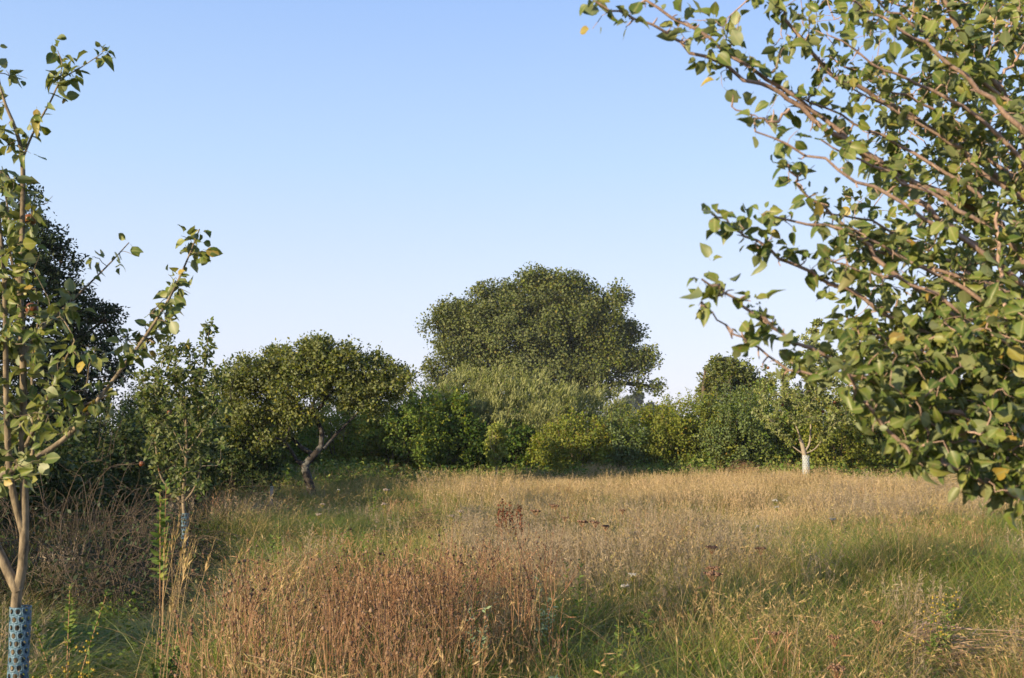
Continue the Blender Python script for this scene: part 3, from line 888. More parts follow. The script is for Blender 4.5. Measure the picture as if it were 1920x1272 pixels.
def near_tree(label, base, limbs, targets, r_tip, seed, per=6, lsize=0.07, group=None, bark=None, view=(0, 1920, 0, 1272), kpath=0.2, rosette=0.05, petal=300, along=0.0, cat='apple tree', up=0.6, expo=0.42, named_limb=True, wig=0.045):
    g = np.random.default_rng(seed)
    root = empty('apple_tree', base, label, cat, group)
    ch, tw, dirs, A, pr, ends = grow(limbs, targets, r_tip, seed, wig=wig, kpath=kpath, expo=expo)
    bark = bark or M['apple_bark']
    spurs = [c for c in ch if len(c[0]) == 3]
    ch = [c for c in ch if len(c[0]) != 3]
    if spurs:
        V, Fq = tubes(spurs, 4); obj('spurs', mesh_np('spurs', V, Fq, bark, True), root, base, 'stuff')
    for q, c in enumerate(ch):
        V, Fq = tubes([c], 9)
        nm = 'trunk' if q == 0 else 'branch'
        obj(nm, mesh_np(nm, V, Fq, bark, True), root, base)
    V, Fq = tubes(tw, 5)
    obj('twigs', mesh_np('twigs', V, Fq, bark, True), root, base, kind='stuff')
    pos = []; dr = []; nn = []
    T = np.asarray(targets)
    for t, dd in zip(T, dirs):
        k = max(2, g.poisson(per))
        for i in range(k):
            v = norm(g.normal(size=3) * 0.9 + dd * 0.7)
            f = g.random()
            pos.append(t - dd * f * rosette * 2.2 + v * 0.012)
            v = v + np.array([0, 0, -0.15])
            dr.append(norm(v)); nn.append(g.normal(size=3) * 0.55 + np.array([0, 0, up]) - np.array([0.15, 0.25, 0]))
    pos = np.array(pos); dr = np.array(dr); nn = np.array(nn)
    pos = pos + dr * 0.2 * lsize
    size = lsize * (0.45 + 0.85 * g.random(len(pos)))
    which = g.integers(0, len(NEAR_LEAVES), len(pos))
    # leaves that show largest in the view become objects of their own
    rel = pos - np.array([0, 0, CAMZ])
    u = 960 + F * rel[:, 0] / rel[:, 1]
    v = 820 - F * rel[:, 2] / rel[:, 1]
    inside = (u > view[0]) & (u < view[1]) & (v > view[2]) & (v < view[3]) & (rel[:, 1] > 0)
    score = np.where(inside, size / rel[:, 1], 0)
    big = np.argsort(-score)[:min(petal, int(inside.sum()))]
    X, Y, Z = frames(dr, nn)
    for i in big:
        o = bpy.data.objects.new('leaf', LEAF_MESH[which[i]])
        R = Matrix(((X[i][0], Y[i][0], Z[i][0]), (X[i][1], Y[i][1], Z[i][1]), (X[i][2], Y[i][2], Z[i][2])))
        o.rotation_euler = R.to_euler(); o.scale = (size[i],) * 3
        o.location = pos[i] - np.asarray(base)
        link(o, root)
    rest = np.setdiff1d(np.arange(len(pos)), big)
    cl = []
    for w in range(len(NEAR_LEAVES)):
        s = rest[which[rest] == w]
        if len(s): cl.append(leaf_cloud(pos[s], dr[s], nn[s], size[s], NEAR_LEAVES[w]))
    if cl:
        V, Fq, mm = merge_clouds(cl)
        obj('foliage', mesh_np('foliage', V, Fq, M['apple_leaf'], False, mm), root, base, kind='stuff')
    return root


def poly_targets(poly, n, d0, d1, seed, tilt=0.0):
    """random points inside a photo-space outline at depths d0..d1"""
    g = np.random.default_rng(seed); poly = np.array(poly, float)
    lo, hi = poly.min(0), poly.max(0); out = []
    while len(out) < n:
        p = lo + g.random(2) * (hi - lo)
        x, y = p; ins = False; j = len(poly) - 1
        for i in range(len(poly)):
            if (poly[i, 1] > y) != (poly[j, 1] > y) and x < (poly[j, 0] - poly[i, 0]) * (y - poly[i, 1]) / (poly[j, 1] - poly[i, 1]) + poly[i, 0]: ins = not ins
            j = i
        if ins: out.append(P(x, y, g.uniform(d0, d1)))
    return np.array(out)


def along_targets(poly, spacing, spread, seed, skip=0.0):
    g = np.random.default_rng(seed)
    L = np.concatenate([[0], np.cumsum(np.linalg.norm(np.diff(poly, axis=0), axis=1))])
    out = []
    s = skip * L[-1]
    while s < L[-1]:
        p = np.array([np.interp(s, L, poly[:, k]) for k in range(3)])
        v = g.normal(size=3); v = v / np.linalg.norm(v)
        out.append(p + v * spread * (0.35 + 0.9 * g.random()))
        s += spacing * (0.6 + 0.8 * g.random())
    out.append(poly[-1])
    return out


def right_tree():
    b = base_at(2210, 4.0)
    Q = lambda pts, d0, d1: smooth_poly([P(x, y, d0 + (d1 - d0) * i / (len(pts) - 1)) for i, (x, y) in enumerate(pts)])
    trunk = smooth_poly([b, b + [0.02, 0, 0.5], b + [-0.03, 0, 1.0], b + [-0.1, -0.05, 1.35], b + [-0.12, -0.1, 1.9], b + [-.05, -.1, 2.6]])
    J = trunk[12]
    limbs = [(trunk, 0.075, 0.045)]
    paths = [
        ([(2150, 800), (2040, 660), (1930, 560), (1850, 470), (1760, 415), (1680, 330), (1600, 270), (1500, 205), (1420, 155), (1300, 95), (1225, 48), (1112, 0)], 3.9, 3.2, 0.028, 0.003, 0.075),
        ([(2150, 780), (2030, 600), (1930, 500), (1850, 400), (1740, 355), (1640, 305), (1560, 235), (1470, 170), (1330, 75), (1210, 0)], 3.9, 3.3, 0.028, 0.004, 0.06),
        ([(2140, 600), (2010, 450), (1900, 360), (1780, 260), (1650, 180), (1560, 140), (1490, 62), (1440, -10)], 4.0, 3.5, 0.022, 0.005, 0.06),
        ([(2140, 560), (2040, 380), (1940, 280), (1860, 150), (1800, 60), (1750, -30)], 4.1, 3.7, 0.022, 0.008, 0.07),
        ([(2130, 760), (2010, 640), (1930, 570), (1800, 520), (1650, 470), (1560, 405), (1505, 350), (1478, 308)], 3.7, 3.2, 0.018, 0.003, 0.05),
        ([(2150, 860), (2010, 740), (1900, 690), (1780, 640), (1680, 600), (1560, 530), (1480, 490), (1400, 445), (1345, 408)], 3.7, 3.1, 0.02, 0.003, 0.05),
        ([(2150, 960), (2000, 880), (1900, 830), (1790, 780), (1700, 735), (1600, 690), (1520, 650), (1430, 598), (1370, 556), (1316, 524)], 3.5, 3.0, 0.02, 0.003, 0.05),
        ([(1700, 735), (1600, 705), (1500, 692), (1420, 655), (1360, 612), (1316, 566)], 3.2, 3.05, 0.008, 0.002, 0.045),
        ([(2160, 1010), (2030, 980), (1920, 940), (1850, 905), (1760, 868), (1700, 840), (1620, 760), (1590, 700)], 3.3, 2.9, 0.017, 0.004, 0.05),
        ([(1930, 690), (1850, 640), (1740, 560), (1640, 480), (1580, 430), (1430, 402)], 3.5, 3.2, 0.012, 0.003, 0.05),
        ([(1905, 700), (1880, 560), (1868, 460), (1872, 380)], 3.3, 3.3, 0.007, 0.004, 0.05),
        ([(1480, 205), (1450, 225), (1415, 222), (1372, 200)], 3.25, 3.2, 0.005, 0.002, 0),
    ]
    gr = np.random.default_rng(99)
    for k in range(15):
        y0 = 330 + k * 42 + gr.normal() * 10; x0 = 2050
        sl = 0.78 - 0.028 * k + gr.normal() * .04
        Lx = 560 - 14 * abs(k - 5) + gr.normal() * 50
        if k < 5: Lx -= 60
        pts = [(x0 - Lx * f, y0 - sl * Lx * (f + .10 * math.sin(3 * f)) + gr.normal() * 6) for f in (0, .2, .4, .6, .8, 1)]
        dd = gr.uniform(3.0, 3.7)
        paths.append((pts, dd + .3, dd, 0.010, 0.0025, 0.05))
    T = []
    for i, (pts, d0, d1, r0, r1, sp) in enumerate(paths):
        r0 *= 0.62 if i < 9 else 1; d0 -= .15; d1 -= .15; sp *= .8
        c = Q(pts, d0, d1)
        if i < 7 or i == 8:
            c = np.vstack([smooth_poly([trunk[11 + (i % 4)], (trunk[11 + i % 4] + c[0]) / 2 + [0, 0, -0.03], c[0]])[:-1], c])
        c[1:-1] += gr.normal(size=c[1:-1].shape) * 0.006
        limbs.append((c, r0, r1))
        for _ in range(int(len(c) * .7)):
            e = gr.integers(len(c) // 3, len(c)); v = norm(gr.normal(size=3)) * gr.uniform(.012, .04)
            limbs.append((np.array([c[e], c[e] + v * .6 + gr.normal(size=3) * .003, c[e] + v]), .0032, .0014))
        if sp: T += along_targets(c, 0.046 if 3 < i < 12 else 0.075, sp * 1.3, 500 + i, skip=0.25 if i < 9 else 0.1)
    poly = [(1560, -60), (1960, -60), (1960, 980), (1880, 940), (1740, 880), (1640, 760), (1590, 650), (1570, 560), (1600, 440), (1560, 380), (1640, 330), (1600, 200), (1500, 60), (1480, -60)]
    T2 = poly_targets(poly, 540, 3.3, 4.8, 51)
    T3 = poly_targets([(1700, -60), (2000, -60), (2000, 1000), (1800, 880), (1700, 700), (1760, 400)], 640, 3.3, 5.2, 52)
    T4 = poly_targets([(1260, 30), (1500, -40), (1600, 180), (1450, 130), (1300, 80)], 26, 3.2, 3.6, 53)
    T5 = poly_targets([(1570, 640), (1960, 560), (1960, 985), (1900, 975), (1840, 925), (1740, 890), (1650, 800), (1590, 720)], 380, 2.8, 3.6, 53)
    T = np.vstack([np.array(T), T2, T3, T4, T5])
    root = near_tree('large apple tree at the right whose leafy boughs reach in across the sky', b, limbs, T, 0.0012, 77, per=4.8, lsize=0.044, kpath=0.12)
    return root


right_tree()


def left_tree():
    D = 5.0
    b = base_at(30, D)
    q = lambda px, py, dd=0: P(px, py, D + dd)
    tr = smooth_poly([b, q(28, 1270), q(30, 1130), q(42, 1060), q(46, 960), q(42, 840), q(44, 700), q(38, 560), q(42, 420), q(42, 300), q(28, 240), (q(8, 190)), q(-10, 120)])
    limbs = [(tr, 0.027, 0.005)]
    L = [([(34, 1110), (14, 1070), (-10, 1020), (-60, 940)], 0, 0, 0.026, 0.016),
         ([(-60, 930), (0, 895), (70, 858), (130, 815), (180, 755), (230, 690), (280, 620), (320, 555), (350, 490), (374, 430)], -.25, .15, 0.016, 0.003),
         ([(42, 670), (70, 625), (120, 578), (170, 530), (210, 490), (242, 455)], 0, .2, 0.008, 0.0025),
         ([(42, 300), (62, 250), (95, 190), (115, 150), (150, 128), (192, 100)], 0, .1, 0.006, 0.002),
         ([(112, 155), (116, 120), (108, 95)], 0, .1, 0.003, 0.002),
         ([(44, 1000), (20, 900), (12, 760), (10, 600), (5, 480), (-8, 350)], 0, -.2, 0.018, 0.006),
         ([(46, 930), (60, 860), (62, 760), (60, 680), (72, 600)], 0, .3, 0.012, 0.004),
         ([(42, 850), (80, 770), (110, 700), (140, 640)], 0, -.3, 0.01, 0.003),
         ([(44, 560), (20, 480), (16, 400), (0, 320)], 0, .1, 0.008, 0.003)]
    T = []
    for i, (pts, e0, e1, r0, r1) in enumerate(L):
        c = smooth_poly([q(x, y, e0 + (e1 - e0) * k / (len(pts) - 1)) for k, (x, y) in enumerate(pts)])
        limbs.append((c, r0, r1))
        if i > 0: T += along_targets(c, 0.045, 0.085 if i != 3 else 0.05, 600 + i, skip=0.3 if i in (1, 5) else 0.15)
    T += along_targets(tr, 0.06, 0.12, 620, skip=0.42)
    T2 = poly_targets([(-60, 300), (60, 340), (110, 480), (140, 600), (200, 640), (170, 760), (90, 880), (-60, 960)], 95, 4.5, 5.6, 63)
    T3 = poly_targets([(200, 620), (300, 560), (340, 500), (330, 600), (260, 680), (180, 760)], 26, 4.9, 5.4, 64)
    T4 = poly_targets([(-40, 60), (0, 80), (20, 160), (0, 260), (-40, 300)], 14, 4.8, 5.2, 65)
    T = np.vstack([np.array(T), T2, T3, T4])
    r = near_tree('young apple tree at the left edge growing out of a blue mesh guard', b, limbs, T, 0.0014, 78, per=4, lsize=0.060, bark=M['grey_bark'], kpath=0.15)
    apple(r, q(57, 412, .10), 0.055); apple(r, q(60, 580, .08), 0.058); apple(r, q(-6, 735), 0.06)
    guard('large blue mesh guard at the bottom left corner', 30, D, P(30, 1128, D)[2], 0.046, b, cols=9, row_h=0.036)


left_tree()


def small_apple(label, px, D, limbs_px, regions, seed, guard_top, guard_lab, n, r_tr, ls, apples=(), white=False, grad=0.05):
    b = base_at(px, D)
    q = lambda x, y, dd=0: P(x, y, D + dd)
    g = np.random.default_rng(seed)
    limbs = []
    for pts, r0, r1 in limbs_px:
        c = smooth_poly([b if (k == 0 and pts[0] is None) else q(pts[k][0], pts[k][1], pts[k][2] if len(pts[k]) > 2 else 0) for k in range(len(pts))])
        limbs.append((c, r0, r1))
    T = []
    for poly, k, dep in regions:
        T.append(poly_targets(poly, k, D - dep, D + dep, seed + len(T)))
    for i, (c, r0, r1) in enumerate(limbs[1:]):
        T.append(np.array(along_targets(c, 0.045, 0.04 if px < 1000 else .06, seed + 50 + i, skip=0.25)))
    T = np.vstack(T)
    root = empty('apple_tree', b, label, 'apple tree')
    ch, tw, dirs, A, pr, ends = grow(limbs, T, 0.002, seed, wig=0.05, kpath=0.2, expo=0.4)
    for k, c in enumerate(ch):
        V, Fq = tubes([c], 8); nm = 'trunk' if k == 0 else 'branch'
        obj(nm, mesh_np(nm, V, Fq, M['young_bark' if px > 1000 else 'grey_bark'], True), root, b)
    V, Fq = tubes(tw, 4); obj('twigs', mesh_np('twigs', V, Fq, M['young_bark'], True), root, b, kind='stuff')
    tm = leaf_template(0.55, 0.2, 0.4, rows=3, petiole=0)
    V, Fq, mm = clump_leaves(T, n, 0.075, ls, tm, seed, up=0.4)
    obj('crown', mesh_np('crown', V, Fq, M['pale_apple_leaf' if px > 1000 else 'young_apple_leaf'], False, mm), root, b, kind='stuff')
    for x, y, s in apples: apple(root, q(x, y, g.uniform(-.3, 0)), s)
    guard(guard_lab, px, D, P(px, guard_top, D)[2], grad, b, cols=9, row_h=0.05, hole=0.36 if px < 1000 else .25, mat='guard' if px < 1000 else 'guard_pale')
    return root


small_apple('slender young apple tree with upright shoots standing by the left path', 346, 13.4,
            [([None, (347, 1010), (345, 960), (344, 925), (348, 880), (350, 820), (345, 740)], 0.035, 0.012),
             ([(345, 945), (325, 925), (305, 900), (296, 870), (290, 800), (296, 720), (318, 618)], 0.018, 0.003),
             ([(346, 940), (362, 920), (375, 880), (370, 800), (378, 720), (394, 608)], 0.016, 0.003),
             ([(350, 820), (340, 760), (330, 700), (326, 650)], 0.01, 0.003),
             ([(350, 850), (385, 800), (400, 740), (410, 690)], 0.01, 0.003),
             ([(348, 860), (320, 800), (275, 760), (268, 700)], 0.01, 0.003),
             ([(370, 760), (362, 700), (350, 650)], 0.008, 0.003)],
            [([(262, 700), (300, 690), (420, 700), (430, 800), (395, 930), (350, 945), (290, 900), (265, 820)], 120, 0.5), ([(300, 650), (400, 650), (410, 760), (280, 760)], 26, 0.3)],
            700, 962, 'narrow blue mesh guard on the slender apple by the left path', 17, 0.035, 0.06, [(318, 774, .06), (266, 870, .065), (300, 880, .05)], grad=0.045)
small_apple('young apple tree with pale forked trunk and red apples, right of centre', 1512, 30.0,
            [([None, (1514, 900), (1510, 865), (1507, 848), (1503, 830), (1499, 822)], 0.085, 0.05),
             ([(1508, 848), (1518, 830), (1520, 790), (1518, 740), (1524, 680), (1530, 605)], 0.032, 0.005),
             ([(1508, 852), (1490, 840), (1465, 815), (1435, 785), (1415, 770)], 0.022, 0.008),
             ([(1512, 850), (1530, 840), (1550, 810), (1566, 775), (1580, 740)], 0.02, 0.008),
             ([(1502, 826), (1490, 790), (1478, 750), (1470, 690)], 0.024, 0.008),
             ([(1518, 760), (1545, 720), (1560, 660)], 0.02, 0.008)],
            [([(1410, 740), (1440, 690), (1500, 660), (1560, 660), (1620, 720), (1610, 800), (1560, 815), (1500, 800), (1440, 800)], 210, 1.3),
             ([(1500, 600), (1550, 600), (1580, 680), (1480, 690)], 28, 0.6)],
            720, 852, 'pale blue grey guard on the forked apple trunk right of centre', 30, 0.1, 0.085,
            [(1545, 726, .1), (1551, 714, .09), (1467, 759, .1), (1543, 772, .1), (1440, 690, .09), (1565, 755, .09), (1500, 690, .09)], grad=0.10)


# sapling in front of the hedge
def sapling():
    D = 30.5; b = base_at(931, D)
    q = lambda x, y, dd=0: P(x, y, D + dd)
    limbs = [(smooth_poly([b, q(931, 890), q(931, 860), q(930, 830), q(929, 800)]), 0.03, 0.006)]
    for a in (-14, -8, 9, 15):
        limbs.append((smooth_poly([q(931, 872), q(931 + a * .5, 850, a * .02), q(931 + a, 815, a * .03)]), 0.015, 0.005))
    T = poly_targets([(924, 795), (936, 793), (948, 820), (945, 850), (935, 872), (926, 872), (914, 850), (912, 820)], 95, D - .35, D + .35, 81)
    make_tree('sapling', 'narrow upright pale sapling standing alone before the shaded hedge', 'sapling', b, limbs, T, 0.003, Q_BROAD, M['sapling_leaf'], M['young_bark'], 34, 0.08, 0.08, 82, sides=3)


sapling()


# ------------------------------------------------------------------ meadow: grass clumps scattered as stuff
def blades(n, rad, h0, h1, w, bend, seed, seg=4, lean=(0, 0), taper=True, wb=None):
    """strips rising from the ground; returns V, quads and tip data"""
    g = np.random.default_rng(seed)
    r = rad * np.sqrt(g.random(n)); a = g.random(n) * 6.283
    base = np.stack([r * np.cos(a), r * np.sin(a), np.full(n, -0.03)], -1)
    h = h0 + (h1 - h0) * g.random(n)
    az = g.random(n) * 6.283
    bd = bend * (0.3 + g.random(n))
    out = np.stack([np.cos(az), np.sin(az), np.zeros(n)], -1) + np.array([lean[0], lean[1], 0])
    t = np.linspace(0, 1, seg + 1)
    c = base[:, None] + h[:, None, None] * (np.array([0, 0, 1.0]) * (t - 0.35 * bd[:, None] * t ** 2)[..., None] + out[:, None] * (bd[:, None] * t ** 2 * 0.9)[..., None])
    c = c + (g.normal(size=(n, 1, 3)) * 0.02 * np.array([1, 1, 0])) * t[None, :, None] * 3
    side = np.stack([-np.sin(az + g.normal(size=n)), np.cos(az + g.normal(size=n)), np.zeros(n)], -1)
    side = norm(side)
    ww = w * (0.7 + 0.6 * g.random(n))[:, None] * ((1 - 0.85 * t ** 1.5) if taper else np.ones_like(t))[None]
    V = np.stack([c - side[:, None] * ww[..., None] / 2, c + side[:, None] * ww[..., None] / 2], 2)  # n, seg+1, 2, 3
    k = (seg + 1) * 2
    off = np.arange(n)[:, None, None] * k
    i = np.arange(seg)[None, :, None] * 2
    q = (off + i + np.array([0, 1, 3, 2])[None, None, :]).reshape(-1, 4)
    return V.reshape(-1, 3), q, c[:, -1], norm(c[:, -1] - c[:, -2]), c


def panicle(tips, dirs, n_each, length, spread, w, seed):
    """light seed heads: small strips along the upper end of each stem"""
    g = np.random.default_rng(seed)
    N = len(tips) * n_each
    idx = np.repeat(np.arange(len(tips)), n_each)
    f = g.random(N)[:, None]
    p = tips[idx] - dirs[idx] * f * length
    v = norm(dirs[idx] * 1.1 + g.normal(size=(N, 3)) * spread)
    return leaf_cloud(p, v, g.normal(size=(N, 3)), length * 0.17 * (0.5 + 0.8 * g.random(N)) * (0.4 + f[:, 0]),
                      (np.array([(0, 0, 0), (0.5, w, 0), (1, 0, 0), (0.5, -w, 0)]), np.zeros((0, 3), int), np.array([(0, 1, 2, 3)]), np.zeros(4)))


def spheres(pos, size, seed):
    """tiny rough eight-sided heads"""
    g = np.random.default_rng(seed)
    V0 = np.array([(1, 0, 0), (0, 1, 0), (-1, 0, 0), (0, -1, 0), (0, 0, 1.25), (0, 0, -0.9)]) * 0.5
    T0 = np.array([(0, 1, 4), (1, 2, 4), (2, 3, 4), (3, 0, 4), (1, 0, 5), (2, 1, 5), (3, 2, 5), (0, 3, 5)])
    V, f, m = leaf_cloud(pos, g.normal(size=pos.shape) * .3 + [1, 0, 0], g.normal(size=pos.shape) * .3 + [0, 0, 1], size, (V0, T0, np.zeros((0, 4), int), np.zeros(6)))
    return V, f, m


def strips_cloud(V, q):
    return V, [q], np.zeros(len(V))


def scatter(name, label, variants, pts, scl, seed, kind='stuff', cat='grass', squash=None):
    """one stuff object: a point per clump, clumps placed on them by geometry nodes"""
    g = np.random.default_rng(seed)
    coll = bpy.data.collections.new(name + '_clumps')
    for me in variants:
        coll.objects.link(bpy.data.objects.new(me.name, me))
    me = bpy.data.meshes.new(name)
    n = len(pts)
    z = ground_z(pts[:, 0], pts[:, 1])
    V = np.stack([pts[:, 0], pts[:, 1], z], -1).astype(np.float32)
    me.vertices.add(n); me.vertices.foreach_set('co', V.ravel())
    a = me.attributes.new('spin', 'FLOAT_VECTOR', 'POINT')
    R = np.stack([g.normal(size=n) * 0.07, g.normal(size=n) * 0.07, g.random(n) * 6.283], -1).astype(np.float32)
    a.data.foreach_set('vector', R.ravel())
    a = me.attributes.new('size', 'FLOAT_VECTOR', 'POINT')
    hz = scl if squash is None else scl * squash
    a.data.foreach_set('vector', np.stack([scl, scl, hz], -1).astype(np.float32).ravel())
    a = me.attributes.new('pick', 'INT', 'POINT')
    a.data.foreach_set('value', g.integers(0, len(variants), n).astype(np.int32))
    o = bpy.data.objects.new(name, me); link(o)
    tag(o, label, cat, kind=kind)
    ng = bpy.data.node_groups.new(name + '_nodes', 'GeometryNodeTree')
    ng.interface.new_socket('Geometry', in_out='INPUT', socket_type='NodeSocketGeometry')
    ng.interface.new_socket('Geometry', in_out='OUTPUT', socket_type='NodeSocketGeometry')
    N = ng.nodes; L = ng.links
    gi = N.new('NodeGroupInput'); go = N.new('NodeGroupOutput')
    ci = N.new('GeometryNodeCollectionInfo'); ci.inputs['Collection'].default_value = coll
    ci.inputs['Separate Children'].default_value = True; ci.inputs['Reset Children'].default_value = True
    ip = N.new('GeometryNodeInstanceOnPoints'); ip.inputs['Pick Instance'].default_value = True

    def attr(nm, t):
        x = N.new('GeometryNodeInputNamedAttribute'); x.data_type = t; x.inputs['Name'].default_value = nm
        return next(s for s in x.outputs if s.enabled and s.name == 'Attribute')
    L.new(gi.outputs[0], ip.inputs['Points']); L.new(ci.outputs[0], ip.inputs['Instance'])
    L.new(attr('pick', 'INT'), ip.inputs['Instance Index'])
    er = N.new('FunctionNodeEulerToRotation')
    L.new(attr('spin', 'FLOAT_VECTOR'), er.inputs[0]); L.new(er.outputs[0], ip.inputs['Rotation'])
    L.new(attr('size', 'FLOAT_VECTOR'), ip.inputs['Scale'])
    L.new(ip.outputs[0], go.inputs[0])
    md = o.modifiers.new('scatter', 'NODES'); md.node_group = ng
    return o


def vnoise(x, y, s, seed=0):
    """smooth value noise in 0..1"""
    g = np.random.default_rng(seed); tab = g.random((64, 64))
    X = x / s + 1000.37; Y = y / s + 1000.71
    i = np.floor(X).astype(int); j = np.floor(Y).astype(int)
    fx = X - i; fy = Y - j
    fx = fx * fx * (3 - 2 * fx); fy = fy * fy * (3 - 2 * fy)
    t = lambda a, b: tab[a % 64, b % 64]
    return (t(i, j) * (1 - fx) + t(i + 1, j) * fx) * (1 - fy) + (t(i, j + 1) * (1 - fx) + t(i + 1, j + 1) * fx) * fy


def sstep(x, a, b):
    t = np.clip((x - a) / (b - a), 0, 1)
    return t * t * (3 - 2 * t)


def field_points(dens_near, dens_far, seed, ymin=2.6, ymax=36.0):
    g = np.random.default_rng(seed)
    out = []
    for y0 in np.arange(ymin, ymax, 1.0):
        y1 = y0 + 1; hw = 0.52 * y1 + 1.5
        den = dens_near * (5.0 / max(5.0, y0)) ** 1.15 + dens_far
        n = int(den * 2 * hw)
        out.append(np.stack([g.uniform(-hw, hw, n), g.uniform(y0, y1, n)], -1))
    return np.concatenate(out), g


def zones(x, y):
    """what grows where: weights in 0..1"""
    s = x / y                                     # bearing from the gate where the path starts
    w = vnoise(x, y, 1.7, 3); w2 = vnoise(x, y, 0.7, 4); w3 = vnoise(x, y, 4.0, 5)
    z = {}
    z['path'] = np.exp(-((s + 0.365 + 0.02 * np.sin(y)) / 0.05) ** 2) * sstep(y, 4.0, 5.5) * (1 - sstep(y, 8.5, 10.5))
    z['rust'] = sstep(s, -0.26, -0.17) * (1 - sstep(s, -0.03, 0.04)) * sstep(y, 5.0, 6.8) * (1 - sstep(y, 9.0, 10.5)) * sstep(w + 0.35, 0.3, 0.6)
    z['mauve'] = sstep(s, -0.08, 0.0) * (1 - sstep(s, 0.13, 0.2)) * sstep(y, 8, 9.5) * (1 - sstep(y, 14.5, 17)) + sstep(s, 0.14, 0.17) * (1 - sstep(s, 0.22, 0.26)) * sstep(y, 9.5, 11) * (1 - sstep(y, 13, 15)) * 0.8 \
        + sstep(s, 0.25, 0.3) * sstep(y, 16, 18) * (1 - sstep(y, 22, 24)) * 0.8
    z['mauve'] = np.clip(z['mauve'], 0, 1)
    z['gold'] = sstep(s, -0.12, 0.02) * sstep(y, 15.5, 19) * (1 - 0.5 * z['mauve'])
    z['lush'] = np.clip(sstep(w3, 0.5, 0.75) * 0.6 + sstep(s, 0.0, 0.02) * (1 - sstep(s, 0.08, 0.12)) * (1 - sstep(y, 6.2, 7.5)) + sstep(s, 0.26, 0.34) * sstep(y, 9, 11) * (1 - sstep(y, 17, 19)) * 0.9 + z['path']
                        + sstep(s, -.22, -.18) * (1 - sstep(s, -.08, -.02)) * sstep(y, 11, 13) * (1 - sstep(y, 19, 22)) * 0.7, 0, 1)
    z['tangle'] = (1 - sstep(s, -0.31, -0.24)) * sstep(y, 8.0, 9.5)
    z['hollow'] = np.exp(-(((x - 0.85) / 0.35) ** 2 + ((y - 7.4) / 0.5) ** 2)) + np.exp(-(((x - 3.05) / 0.5) ** 2 + ((y - 7.8) / 0.3) ** 2))
    z['w'] = w; z['w2'] = w2; z['w3'] = w3
    return z


